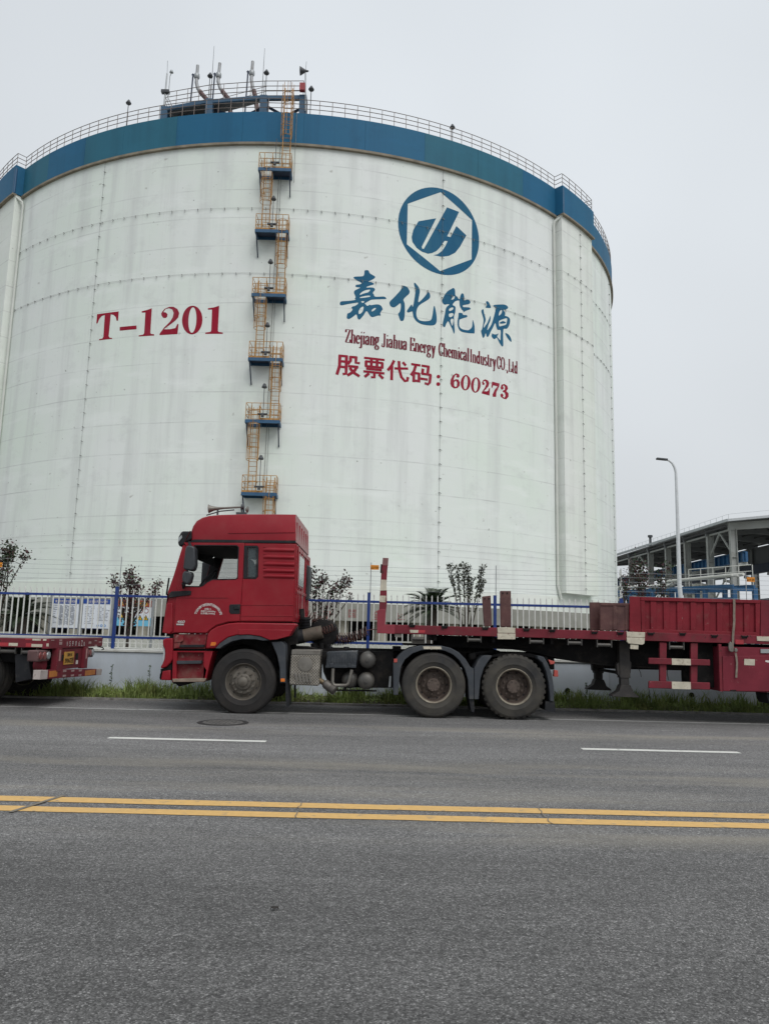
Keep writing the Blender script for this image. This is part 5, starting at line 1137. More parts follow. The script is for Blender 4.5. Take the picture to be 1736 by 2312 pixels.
# far mirror seen through the windscreen
MB().box(-3.72, -3.52, YF + .05, YF + .25, 2.05, 2.75).build('mirror', MATS['mirror_shell'], truck, bevel=.03)
mb = MB().tube([atY((400, 1290), YF - .1), atY((412, 1258), YF), atY((432, 1250), YF)], .022, 6).tube([atY((412, 1262), YF), atY((438, 1284), YF)], .014, 5); mb.build('wiper_arm', BLACKP, truck)
MB().tube([(xb - .02, 14.0, 1.9), (xb - .10, 13.7, 1.98), (xb - .02, 13.5, 2.25)], .016, 5).build('wiper', BLACKP, truck)
MB().pp([(150,830),(313,825),(316,832),(312,862),(140,884),(118,888),(125,845)], YN - .02, YN + .06, ZA).build('pillar_trim', BLACKP, truck, bevel=.006)
hd = MB().pp([(655,945),(746,943),(742,1028),(660,1028),(648,1010),(648,960)], YN + .0, YN + .03, ZA).build('door_handle', BLACKP, dr, bevel=.006)
MB().pp([(690,955),(738,955),(736,985),(690,985)], YN - .02, YN + .0, ZA).build('grip', BLACKP, dr, bevel=.006)
# horns on the roof
hn = MB(); ax, bx_ = atY(ZA(470, 112), 13.9), atY(ZA(755, 96), 13.9); d = (bx_ - ax).normalized()
hn.tube([ax, ax + d*.03, ax + d*.09, ax + d*.16, ax + d*.28, bx_], [.085, .064, .042, .028, .020, .016], 14, caps=False); hn.build('roof_horn', STEEL, truck, sharp=80)
mb = MB().tube([bx_, bx_ + d*.05], [.05, .05], 10); zr_ = atY(ZA(760, 150), 13.9).z; mb.tube([bx_, Vector((bx_.x + .02, 13.9, zr_))], .02, 6); mb.box(bx_.x - .08, bx_.x + .1, 13.84, 13.96, zr_ - .04, zr_ + .01)
p = ax.lerp(bx_, .28); mb.tube([p, Vector((p.x, 13.9, zr_ - .04))], .018, 6); mb.tube([p + Vector((.3, 0, -.02)), p + Vector((.05, 0, -.05)), p + Vector((-.2, 0, -.13))], .012, 5); mb.build('horn_bracket', DGREY, truck)
b2_ = bx_ + Vector((.0, .45, .03)); MB().tube([b2_, b2_ + Vector((.03, .02, 0))], [.025, .065], 12).build('roof_horn', STEEL, truck)
# lettering on the door
mb = MB(); ctr = atY((430 + 735/18.456, 1340 + 1016/18.456), YN); rad = 551/18.456/1750*13.38; txt = '宁波市镇海路旺新晟运输有限公司'; nch = len(txt); yl = YN + .004
for i, ch in enumerate(txt):
    a = R(-69 + 138*i/(nch-1)); ca, sa = math.cos(-a), math.sin(-a); hw = .024
    fit_text(mb, ch, lambda u, v: (lambda du, dv: (ctr.x + math.sin(a)*rad + du*ca - dv*sa, yl, ctr.z + math.cos(a)*rad + du*sa + dv*ca))((u-.5)*hw*1.9, (v-.5)*hw*1.9), .012)
for txt, y0_, x0_, x1_ in (('核载2人', 645, 590, 885), ('准牵引40000kg', 745, 430, 1050), ('总质量25000kg', 835, 425, 1035)):
    p0 = atY((430 + x0_/18.456, 1340 + (y0_+38)/18.456), YN); p1 = atY((430 + x1_/18.456, 1340 + (y0_-38)/18.456), YN)
    fit_text(mb, txt, lambda u, v: (p0.x + (p1.x-p0.x)*u, yl, p0.z + (p1.z-p0.z)*v), .012)
mb.build('lettering', TEXTW, dr)
mb = MB(); p0, p1 = atY(ZA(190, 1108), YN), atY(ZA(266, 1084), YN); fit_text(mb, '460', lambda u, v: (p0.x + (p1.x-p0.x)*(u*.92 + .08*v), yl - .002, p0.z + (p1.z-p0.z)*v), .03)
p0, p1 = atY(ZA(188, 1125), YN), atY(ZA(254, 1114), YN); mb.box(p0.x, p1.x, yl - .004, yl - .001, p0.z, p1.z); mb.build('number_badge', mat('badge_chrome', (.6, .6, .58), .3, .6, var=.1), dr)
# wheel arch, steps, bumper
ARCHP = [(462,1200),(492,1168),(542,1136),(640,1110),(725,1103),(1226,1110),(1236,1128),(1172,1222),(1060,1252),(1002,1256),(975,1245),(920,1222),(820,1208),(720,1212),(640,1232),(570,1280),(525,1328),(442,1330),(450,1262)]
MB().pp(ARCHP, YN - .035, YN + .30, ZA).build('wheel_arch', CABRED, truck, bevel=.022)
MB().pp([(728,1160),(1200,1168),(1172,1222),(1060,1252),(1002,1256),(975,1245),(920,1222),(820,1208),(728,1211)], YN - .045, YN + .0, ZA).build('arch_skirt', CABRED, truck, bevel=.008)
MB().pp([(525,1330),(570,1282),(640,1234),(720,1213),(820,1209),(920,1224),(1004,1258),(940,1262),(880,1250),(760,1248),(670,1268),(600,1305),(568,1330)], YN - .03, YN + .45, ZA).build('arch_trim', GREYP, truck, bevel=.008)
MB().pp([(568,1330),(600,1305),(670,1268),(760,1248),(880,1250),(940,1262),(1010,1300),(1060,1420),(1075,1600),(1010,1560),(960,1400),(860,1310),(760,1290),(660,1315),(590,1380),(540,1480),(505,1600),(448,1602),(505,1352)], YN + .42, YN + .75, ZA).pp([(525,1245),(640,1205),(980,1205),(1235,1160),(1240,1290),(1180,1300),(1180,1660),(1100,1660),(1075,1400),(1000,1330),(900,1275),(640,1275),(560,1330)], YN + .46, YN + .62, ZA).pp([(500,1205),(1160,1205),(1160,1500),(470,1500)], YN + .9, YN + 1.4, ZA).build('wheel_well', CHASSIS, truck)
mk = MB().pp([(492,1275),(530,1273),(534,1290),(525,1304),(484,1306)], YN - .05, YN, ZA).build('side_marker', AMBER, truck)
MB().pp([(165,1205),(455,1204),(448,1262),(438,1332),(162,1332)], YN + .05, YN + .5, ZA).build('step_recess', STEPRED, truck)
MB().pp([(175,1208),(252,1215),(248,1262),(225,1275),(168,1280)], YN + .0, YN + .05, ZA).pp([(168,1280),(225,1275),(215,1322),(165,1330)], YN + .01, YN + .05, ZA).build('step_panel', STEPRED, truck, bevel=.006)
MB().pp([(160,1350),(506,1352),(480,1450),(448,1600),(430,1622),(150,1622)], YN + .02, YN + .5, ZA, holes=[[(196,1362),(428,1364),(418,1595),(186,1592)]]).build('step_panel', CABRED, truck, bevel=.008)
MB().pp([(190,1358),(432,1360),(422,1600),(180,1598)], YN + .10, YN + .45, ZA).build('step_recess', STEPRED, truck)
for pts, m, nm in (([(218,1297),(430,1296),(428,1318),(215,1320)], BLACKP, 'step'), ([(190,1438),(405,1436),(402,1462),(194,1466)], GREYP, 'step'), ([(152,1594),(446,1590),(438,1612),(425,1620),(160,1622)], mat('worn_step', (.22, .17, .13), .7, var=.3, scale=12), 'step')):
    MB().pp(pts, YN - .01, YN + .3, ZA).build(nm, m, truck, bevel=.005)
MB().pp([(160,1622),(330,1624),(300,1640),(212,1662)], YN + .1, YN + 1.6, ZA).pp([(165,1330),(500,1332),(505,1352),(160,1350)], YN + .1, YN + .6, ZA).pp([(130,1195),(170,1195),(165,1640),(140,1600),(150,1400),(150,1240),(128,1240)], YN + .08, YN + .4, ZA).build('underbody', CHASSIS, truck)
MB().pp([(100,938),(156,932),(152,1180),(128,1204),(62,1192),(76,1100)], YN - .005, YN + .5, ZA).build('corner_panel', CABRED, truck, bevel=.015)
bp = MB().pp([(288,255),(360,222),(525,216),(522,690),(475,790),(372,892),(252,932),(235,892),(290,800),(330,700),(345,560),(335,470),(292,372)], YN, YF - .0, ZH).build('bumper', CABRED, truck, bevel=.02)
MB().pp([(292,372),(335,470),(345,560),(330,700),(290,800),(302,600)], YN + .03, YN + .55, ZH).build('headlight', glassmat('lamp_glass', (.55, .57, .58), .8, .08), bp)
MB().pp([(240,940),(380,900),(500,790),(500,960),(290,985),(230,1050),(215,1150),(235,1195),(250,1180)], YN + .06, YF - .06, ZH).build('bumper_gap', CHASSIS, bp)
MB().pp([(285,992),(465,965),(470,1205),(300,1200),(240,1192),(258,1120)], YN, YF, ZH).build('lower_bumper', CABRED, bp, bevel=.012)
# near front guard behind the wheel, flap
mg = MB().pp([(1015,1272),(1110,1268),(1134,1300),(1142,1632),(1090,1632),(1088,1500),(1065,1390)], YN + .01, YN + .42, ZA).build('mudguard', GREYP, truck, bevel=.012)
MB().pp([(1138,1600),(1158,1605),(1168,1835),(1150,1842),(1140,1780)], YN + .06, YN + .45, ZA).build('mud_flap', BLACKP, mg)
MB().pp([(1096,1592),(1132,1592),(1132,1620),(1096,1620)], YN - .008, YN + .012, ZA).build('side_marker', AMBER, mg, bevel=.004)
front_wheel(truck, (-2.315, YN + .155, .525), .548); front_wheel(truck, (-2.315, YF - .155, .525), .548, -1)
MB().tube([(-2.315, YN + .3, .5), (-2.315, YF - .3, .5)], .09, 10).build('front_axle', CHASSIS, truck)
W2X, W3X = .900, 2.258
for x, lug in ((W2X, False), (W3X, True)):
    rear_wheel(truck, (x, YN + .16, .545), .545, lug); rear_wheel(truck, (x, YN + .50, .545), .54, lug, False)
    rear_wheel(truck, (x, YF - .16, .545), .54, False, False); rear_wheel(truck, (x, YF - .50, .545), .54, False, False)
    MB().tube([(x, YN + .3, .545), (x, YF - .3, .545)], .12, 10).lathe([(.0, -.3), (.24, -.2), (.27, 0), (.24, .2), (0, .3)], (x, 14.6, .56), 16).build('rear_axle', CHASSIS, truck)
# rear mudguards (arched bands with real width)
def guard(outer, inn, z, y0, y1, m=GREYP, lip=.03):
    g = MB().pp(outer + inn[::-1], y0, y1, z).build('mudguard', m, truck, bevel=.010); return g
g1 = guard([(173,1190),(172,925),(215,868),(255,832),(310,803),(390,786),(560,786),(640,805),(705,840),(760,895),(800,960),(828,975),(830,1225)],
           [(212,1190),(222,1050),(235,960),(268,900),(330,850),(400,825),(500,815),(590,828),(660,860),(710,905),(755,975),(780,1060),(790,1225)], ZC, YN - .01, YN + .60)
g2 = guard([(832,1225),(832,968),(868,900),(905,868),(975,866)], [(868,1225),(882,1060),(910,970),(945,915),(972,880)], ZC, YN - .01, YN + .60)
g3 = guard([(1350,866),(1398,878),(1430,930),(1462,1010),(1480,1120),(1482,1240)], [(1345,890),(1388,925),(1415,990),(1436,1080),(1447,1180),(1450,1240)], ZC, YN - .01, YN + .60)
MB().pp([(975,866),(1040,850),(1150,846),(1290,850),(1350,866),(1345,890),(1250,872),(1150,866),(1040,872),(972,880)], YN + .25, YN + .6, ZC).build('guard_link', CHASSIS, truck)
MB().pp([(415,792),(560,793),(568,815),(420,814)], YN - .014, YN + .0, ZC).build('reflector', CREAM, g1)
MB().pp([(177,894),(205,893),(205,922),(177,924)], YN - .02, YN + .02, ZC).build('side_marker', REDLENS, g1, bevel=.004)
MB().pp([(790,1225),(830,1226),(832,1320),(826,1332),(808,1322)], YN + .02, YN + .5, ZC).build('mud_flap', BLACKP, g1); MB().pp([(1412,1240),(1488,1243),(1492,1330),(1408,1312)], YN + .02, YN + .5, ZC).build('mud_flap', BLACKP, g3)
MB().pp([(1484,985),(1514,988),(1516,1040),(1480,1038)], YN + .06, YN + .16, ZC).pp([(1436,900),(1488,915),(1484,935),(1452,940)], YN + .05, YN + .12, ZC).build('tail_lamp', REDLENS, truck, bevel=.005)
# chassis
mb = MB()
for y in (14.12, 15.02): mb.box(-3.3, 3.1, y, y + .08, .82, 1.10)
for x in (-1.2, -.2, .55, 1.6, 2.7): mb.box(x-.08, x+.08, 14.1, 15.1, .84, 1.08)
mb.build('chassis_frame', CHASSIS, truck)
MB().pp([(520,960),(1195,958),(1195,1300),(960,1300),(600,1290),(540,1150)], YN + .42, YN + .9, ZB).build('battery_carrier', CHASSIS, truck)
mb = MB()
for i in range(14):
    for j in range(3): p = atY(ZB(1040 + i*13, 975 + j*42), 14.1); mb.lathe([(.011, -.0), (.011, -.008), (0, -.008)], (p.x, 14.118, p.z), 6)
mb.build('frame_bolts', DGREY, truck)
MB().pp([(860,958),(1235,958),(1200,1110),(860,1115)], YN + .62, YN + .72, ZB).build('frame_rail', CHASSIS, truck)
# perforated exhaust shield
PERF = bpy.data.materials.new('perforated_steel'); PERF.use_nodes = True; n_ = PERF.node_tree; b_ = n_.nodes['Principled BSDF']; b_.inputs['Roughness'].default_value = .5; b_.inputs['Metallic'].default_value = .35
t_ = n_.nodes.new('ShaderNodeTexCoord'); mp_ = n_.nodes.new('ShaderNodeMapping'); mp_.inputs['Rotation'].default_value = (0, R(45), 0); mp_.inputs['Scale'].default_value = (30, 30, 30); n_.links.new(t_.outputs['Object'], mp_.inputs[0])
fr_ = n_.nodes.new('ShaderNodeVectorMath'); fr_.operation = 'FRACTION'; n_.links.new(mp_.outputs[0], fr_.inputs[0]); sb_ = n_.nodes.new('ShaderNodeVectorMath'); sb_.operation = 'SUBTRACT'; sb_.inputs[1].default_value = (.5, .5, .5); n_.links.new(fr_.outputs[0], sb_.inputs[0])
ml_ = n_.nodes.new('ShaderNodeVectorMath'); ml_.operation = 'MULTIPLY'; ml_.inputs[1].default_value = (1, 0, 1); n_.links.new(sb_.outputs[0], ml_.inputs[0]); le_ = n_.nodes.new('ShaderNodeVectorMath'); le_.operation = 'LENGTH'; n_.links.new(ml_.outputs[0], le_.inputs[0])
lt_ = n_.nodes.new('ShaderNodeMath'); lt_.operation = 'LESS_THAN'; lt_.inputs[1].default_value = .27; n_.links.new(le_.outputs['Value'], lt_.inputs[0])
ns_ = n_.nodes.new('ShaderNodeTexNoise'); ns_.inputs['Scale'].default_value = 6; ns_.inputs['Detail'].default_value = 6; n_.links.new(t_.outputs['Object'], ns_.inputs['Vector']); cr_ = n_.nodes.new('ShaderNodeValToRGB'); cr_.color_ramp.elements[0].color = (.17, .15, .125, 1); cr_.color_ramp.elements[1].color = (.36, .335, .29, 1); cr_.color_ramp.elements[0].position = .35; cr_.color_ramp.elements[1].position = .65; n_.links.new(ns_.outputs['Fac'], cr_.inputs[0])
mx_ = n_.nodes.new('ShaderNodeMix'); mx_.data_type = 'RGBA'; mx_.inputs[7].default_value = (.02, .018, .016, 1); n_.links.new(lt_.outputs[0], mx_.inputs[0]); n_.links.new(cr_.outputs[0], mx_.inputs[6]); n_.links.new(mx_.outputs[2], b_.inputs['Base Color'])
sh = MB().pp([(246,942),(515,946),(512,1000),(500,1278),(488,1282),(222,1272),(220,1255),(236,1000)], YN + .05, YN + .6, ZB).build('exhaust_shield', PERF, truck, bevel=.02)
MB().pp([(246,941),(516,945),(513,992),(238,990)], YN + .045, YN + .55, ZB).build('shield_rim', STEEL, sh, bevel=.01)
p = atY(ZB(370, 1078), YN); MB().lathe([(.125, .05), (.122, .035), (.10, .032), (.0, .034)], (p.x, YN, p.z), 28).build('round_emboss', STEEL, sh)
mb = MB()
for i in range(5): mb.pp([(268 + i*32, 1165), (290 + i*32, 1165), (308 + i*32, 1250), (286 + i*32, 1250)], YN + .034, YN + .05, ZB)
mb.build('slanted_rib', STEEL, sh, bevel=.004)
MB().tube([atY(ZB(505, 1225), YN + .22), atY(ZB(560, 1265), YN + .2)], .045, 12).build('exhaust_joint', mat('joint_brass', (.16, .12, .07), .5, .5), truck)
MB().lathe([(.04, 0), (.072, .03), (.078, .05), (.078, .15), (.072, .16), (.078, .17), (.078, .245), (.055, .26), (.045, .25), (.0, .22)], (0, 0, 0), 20, 'X').build('silencer', mat('silencer_grey', (.11, .10, .09), .55, .4, var=.3), truck)
sl = truck.children[-1]; a = atY(ZB(545, 1248), YN + .2)
_s = [o for o in bpy.data.objects if o.name.startswith('silencer')][0]; _me = _s.data; _M = Matrix.Translation(a - truck.location) @ Euler((0, R(32), R(-22))).to_matrix().to_4x4(); _me.transform(Matrix.Translation(truck.location)); _me.transform(_M)
# battery box, air tanks, pipes
bb = MB().pp([(570,962),(858,952),(862,985),(846,1112),(560,1112),(572,1000)], YN + .1, YN + .6, ZB).build('battery_box', mat('battery_lid', (.028, .034, .042), .5, var=.25, scale=6, dirt=(.09, .09, .09), dscale=6, dmin=.5, dmax=.8), truck, bevel=.015)
mb = MB()
for i in range(10): mb.pp([(590 + i*26, 985), (602 + i*26, 984), (596 + i*26, 1065), (584 + i*26, 1066)], YN + .09, YN + .1, ZB)
mb.pp([(560,1090),(848,1090),(846,1112),(560,1112)], YN + .085, YN + .1, ZB); mb.pp([(605,1068),(632,1068),(632,1108),(605,1108)], YN + .07, YN + .1, ZB); mb.pp([(770,1068),(798,1068),(798,1108),(770,1108)], YN + .07, YN + .1, ZB); mb.build('lid_rib', bb.data.materials[0], bb, bevel=.004)
tb = [atY(ZB(x, y), YN + .12) for x, y in ((632,1118),(626,1240),(636,1268),(655,1276),(750,1276),(772,1262),(782,1235),(808,1130))]; MB().tube(tb, .028, 8).build('guard_tube', STEEL, truck)
for x, y, r, yy in ((953,1040,77,.06), (940,1238,79,.06), (785,1228,77,.2)):
    p = atY(ZB(x, y), YN + yy); rr = r/4.1525/1750*(YN + yy); MB().lathe([(0, .0), (.03, .003), (rr*.5, .012), (rr*.8, .035), (rr*.95, .07), (rr, .11), (rr, .75), (0, .8)], (p.x, YN + yy, p.z), 32).lathe([(.026, .004), (.026, -.02), (.0, -.02)], (p.x, YN + yy, p.z), 8).lathe([(rr + .004, .16), (rr + .004, .21), (rr, .21)], (p.x, YN + yy, p.z), 32).build('air_tank', TANKG, truck)
MB().tube([atY(ZB(640, 1320), YN + .25), atY(ZB(1040, 1328), YN + .25)], .016, 6).box(*[0]*0 or (-.62, -.58, YN+.2, YN+.3, .40, .46)).build('drain_line', CHASSIS, truck)
MB().pp([(1160,1190),(1176,1190),(1172,1290),(1150,1296)], YN + .2, YN + .22, ZB).build('mud_strip', GALV, truck)
MB().pp([(265,1275),(283,1275),(283,1395),(265,1390)], YN + .3, YN + .34, ZB).build('rubber_strip', BLACKP, truck)
# intake, exhaust pipe and drum behind the cab
a, b = atY(ZB(285, 828), 14.1), atY(ZB(530, 776), 14.1); MB().tube([a, a.lerp(b, .3)], .125, 16).build('pipe_collar', BLACKP, truck); MB().tube([a.lerp(b, .3), b], .118, 16).build('exhaust_pipe', mat('exhaust_brown', (.11, .09, .07), .6, .2, var=.3, scale=6), truck)
p = atY(ZB(548, 788), 14.35); MB().lathe([(.0, -.15), (.225, -.14), (.25, -.12), (.25, .12), (.225, .14), (0, .15)], p, 28).lathe([(.26, -.10), (.27, -.09), (.27, -.06), (.26, -.05)], p, 28).build('filter_drum', CHASSIS, truck)
MB().pp([(378,150),(400,148),(420,165),(418,300),(400,470),(368,480),(382,300)], 15.2, 15.5, ZB).build('intake_stack', mat('stack_grey', (.04, .048, .052), .5, var=.1), truck, bevel=.02)
mb = MB()
for q0, q1, r in (((330,560),(345,800),.06), ((365,640),(372,760),.10), ((255,830),(270,940),.05), ((450,880),(460,950),.06), ((520,880),(528,945),.05), ((580,890),(585,950),.06), ((200,870),(215,940),.09)):
    mb.tube([atY(ZB(*q0), 14.2), atY(ZB(*q1), 14.2)], r, 8)
mb.tube([atY(ZB(x, y), 14.0) for x, y in ((250,910),(330,915),(400,918),(450,930),(485,940))], .022, 6)
mb.build('engine_hardware', CHASSIS, truck)
mb = MB(); p0 = atY(ZB(372, 720), 14.15)
for k in range(9): mb.lathe([(.07, -.0), (.085, .008), (.07, .016)], (p0.x, p0.y, p0.z - .10 + .028*k), 14, 'Z')
mb.build('bellows', BLACKP, truck)
def coil(pa, pb, r, n, wire, m, sag=.0, yaw=0):
    pa, pb = Vector(pa), Vector(pb); d = (pb-pa).normalized(); u = d.cross(Vector((0, 0, 1))).normalized(); v = u.cross(d); pts = []
    N = n*12
    for i in range(N + 1):
        t = i/N; a = 2*math.pi*n*t; pts.append(pa.lerp(pb, t) + Vector((0, 0, -sag*4*t*(1-t))) + u*r*math.cos(a) + v*r*math.sin(a))
    MB().tube(pts, wire, 5).build('coiled_hose', m, truck)
coil(atY(ZB(395, 600), 14.3), atY(ZB(600, 690), 14.4), .06, 10, .007, HOSE, .03); coil(atY(ZB(400, 640), 14.6), atY(ZB(620, 720), 14.6), .055, 9, .007, HOSE, .04)
coil(atY(ZB(470, 770), 14.05), atY(ZB(640, 730), 14.2), .065, 7, .007, HOSE, .02)
coil(atY(ZB(620, 810), 14.3), atY(ZB(960, 760), 14.4), .085, 14, .008, HOSE, .08); coil(atY(ZB(640, 830), 14.6), atY(ZB(940, 770), 14.6), .08, 13, .009, HOSEB, .08); coil(atY(ZB(620, 860), 14.8), atY(ZB(770, 850), 14.8), .07, 10, .009, mat('hose_blue', (.015, .03, .14), .5), .02)
MB().tube([atY(ZB(x, y), 14.5) for x, y in ((930,775),(960,758),(1000,752),(1045,752))], .010, 5).build('air_line', HOSE, truck)
# fifth wheel
MB().prism([(1.05, 1.14), (1.3, 1.19), (1.9, 1.19), (2.35, 1.06), (2.3, 1.02), (1.2, 1.02)], 14.15, 15.1).box(1.25, 1.75, 14.1, 15.15, .98, 1.1).build('fifth_wheel', CHASSIS, truck)
mb = MB(); p = atY(ZC(815, 878), YN + .3); mb.lathe([(.06, -.05), (.075, 0), (.06, .05)], (p.x, p.y, p.z + .01), 10, 'Z'); mb.tube([p + Vector((.0, 0, .05)), p + Vector((.4, .3, .1))], .03, 6); mb.build('frame_fitting', CHASSIS, truck); MB().box(.2, .35, YN + .55, YN + .75, 1.08, 1.17).build('frame_block', CHASSIS, truck, bevel=.01); MB().box(2.2, 2.9, YN + .35, YN + .7, .98, 1.05).build('rear_cross_member', CHASSIS, truck, bevel=.01)
MB().lathe([(.05, 0), (.05, .03), (.0, .035)], (-.62, 14.0, 1.105), 12, 'Z').lathe([(.04, 0), (.04, .03), (.0, .035)], (-.9, 14.0, 1.105), 12, 'Z').build('filler_cap', BLACKP, truck)

# ================================================================== FLATBED TRAILER
tr2 = thing('flatbed_trailer', 'dusty red flatbed semi trailer coupled to the truck, side boards raised at its rear', 'trailer', (4.0, 14.6, 0))
bt = pxz(ZC, [(108,612),(1661,650)]); 
def zbt(x): return 1.540 - .006*(x - .2)
def zbb(x): return 1.389 - .005*(x - 0)
XT0, XT1 = pxz(ZC, [(42,600)])[0][0], 14.0
def sidebeam(y0, y1):
    return MB().prism([(XT0, zbb(XT0)), (XT1, zbb(XT1)), (XT1, zbt(XT1)), (XT0, zbt(XT0))], y0, y1)
sbm = sidebeam(YN, YN + .09).build('side_beam', TRED, tr2, bevel=.008); sidebeam(YF - .09, YF).build('side_beam', TRED, tr2, bevel=.008)
MB().prism([(XT0 + .02, zbt(0) - .05), (XT1, zbt(XT1) - .05), (XT1, zbt(XT1) - .008), (XT0 + .02, zbt(0) - .008)], YN + .09, YF - .09).build('deck', mat('deck_steel', (.09, .05, .045), .8, var=.3, scale=3), tr2)
MB().box(XT0, XT0 + .09, YN + .09, YF - .09, zbb(0), zbt(0) - .01).build('front_beam', TRED, tr2)
mb = MB()
for k in range(24): x = XT0 + .3 + k*.55; mb.box(x, x + .06, YN + .09, YF - .09, zbt(x) - .14, zbt(x) - .052)
mb.build('cross_members', CHASSIS, tr2)
# head post, its base plate and its far twin
ps = MB().pp([(90,70),(133,72),(124,180),(117,300),(120,340),(121,440),(112,520),(108,612),(50,612),(58,480),(66,330),(74,200)], YN - .0, YN + .09, ZC).build('head_post', TRED, tr2, bevel=.008)
MB().pp([(42,500),(70,488),(108,490),(108,610),(112,618),(186,616),(186,690),(40,685)], YN - .012, YN + .0, ZC).build('base_plate', mat('bright_base_red', (.24, .026, .042), .5, var=.15, dirt=(.08, .03, .03), dscale=6, dmin=.6, dmax=.8), ps, bevel=.004)
MB().pp([(74,248),(118,250),(118,295),(120,335),(66,337),(70,290)], YN - .004, YN + .0, ZC).pp([(62,378),(113,380),(110,432),(60,430)], YN - .004, YN + .0, ZC).build('white_band', CREAM, ps)
MB().pp([(88,70),(134,72),(130,132),(82,130)], YN - .004, YN + .09, ZC).build('grey_cap', mat('worn_pink', (.20, .09, .09), .7, var=.2), ps)
MB().pp([(70,122),(84,122),(80,195),(66,192)], YN + .02, YN + .07, ZC).build('hinge_plate', CHASSIS, ps)
for pts in ([(898,385),(966,378),(976,628),(914,628)], [(1045,340),(1131,340),(1131,634),(1048,632)]):
    s_ = MB().pp(pts, YN + .02, YN + .10, ZC).build('stake', BROWN, tr2, bevel=.006); mb = MB()
    for dx in (18, len(pts)*0 + 55): p = atY(ZC(pts[0][0] + dx, pts[0][1] + 18), YN + .02); mb.lathe([(.014, 0), (.014, -.012), (0, -.012)], p, 8)
    mb.build('bolt', CHASSIS, s_)
MB().pp([(1020,637),(1100,637),(1166,642),(1166,684),(1022,682)], YN - .012, YN + .0, ZC).pp([(1020,686),(1168,688),(1166,735),(1022,734)], YN - .016, YN + .02, ZC).build('corner_plate', CREAM, sbm, bevel=.004)
MB().pp([(513,450),(662,455),(660,497),(515,492)], YN - .012, YN + .0, ZD).pp([(514,495),(660,500),(656,545),(640,555),(530,545),(516,530)], YN - .016, YN + .03, ZD).build('corner_plate', CREAM, sbm, bevel=.004)
MB().pp([(545,552),(608,556),(606,592),(543,588)], YN, YN + .03, ZD).build('tag_plate', CREAM, sbm)
MB().pp([(1560,488),(1661,490),(1661,528),(1562,524)], YN - .012, YN + .0, ZD).build('corner_plate', CREAM, sbm, bevel=.004); MB().pp([(1590,590),(1661,590),(1661,622),(1592,622)], YN, YN + .03, ZD).build('tag_plate', GALV, sbm)
MB().pp([(306,657),(378,659),(374,682),(312,680)], YN - .004, YN, ZC).build('reflector', CREAM, sbm); MB().pp([(378,659),(432,660),(430,681),(374,682)], YN - .004, YN, ZC).build('reflector', mat('tape_red', (.36, .03, .04), .4), sbm)
p = atY(ZD(1410, 533), YN); MB().box(p.x-.05, p.x+.09, YN-.006, YN-.001, p.z-.035, p.z+.04).build('reflector', MATS['tape_red'], sbm)
for z_, x, y in ((ZC,325,622),(ZC,590,632),(ZC,920,644),(ZC,1255,655),(ZC,1465,662),(ZD,252,455),(ZD,460,462),(ZD,705,465),(ZD,960,468),(ZD,1215,485),(ZD,1458,490)):
    p = atY(z_(x, y), YN); MB().tube([(p.x-.055, YN-.012, p.z+.02), (p.x-.05, YN-.035, p.z), (p.x+.05, YN-.035, p.z), (p.x+.055, YN-.012, p.z+.02)], .010, 5).box(p.x-.045, p.x+.045, YN-.006, YN-.001, p.z-.03, p.z+.015).build('rope_hook', CHASSIS, sbm)
for z_, x0, x1, y in ((ZC,325,425,728),(ZC,780,882,738),(ZC,1285,1390,752),(ZC,1595,1700,762),(ZD,275,385,555),(ZD,855,965,574)):
    a, b = atY(z_(x0, y), YN + .05), atY(z_(x1, y), YN + .05); zt_ = zbb(a.x)
    MB().tube([(a.x, YN+.05, a.z), (b.x, YN+.05, a.z)], .032, 10).box(a.x-.012, a.x+.002, YN+.01, YN+.09, a.z-.04, zt_).box(b.x-.002, b.x+.012, YN+.01, YN+.09, a.z-.04, zt_).build('winch_roller', TANKG, tr2)
MB().pp([(185,688),(243,688),(243,718),(185,716)], YN + .03, YN + .06, ZC).pp([(322,742),(430,742),(432,772),(325,770)], YN + .2, YN + .24, ZC).build('tag_plate', STEEL, tr2)
# main beams: goose neck then the deep web
gn = [(1.0, 1.375), (13.5, 1.32), (13.5, .84), (7.0, .86), (4.75, .90), (4.0, .925), (3.4, .985), (2.7, 1.13), (2.3, 1.17), (1.0, 1.19)]
for y in (13.95, 15.18):
    MB().prism(gn, y, y + .03).build('main_beam', CHASSIS, tr2); mb = MB()
    low = gn[2:]
    for a, b in zip(low, low[1:]): mb.bar((a[0], y + .015, a[1]), (b[0], y + .015, b[1]), .16, .02)
    mb.build('beam_flange', CHASSIS, tr2)
MB().box(.4, 2.6, 13.9, 15.3, 1.19, 1.215).build('coupler_plate', CHASSIS, tr2)
mb = MB()
for x in (.9, 1.9, 2.9, 3.9, 4.9, 5.9): mb.box(x, x+.05, 13.5, 15.7, zbb(x) - .10, zbb(x) - .0)
mb.build('outrigger', CHASSIS, tr2)
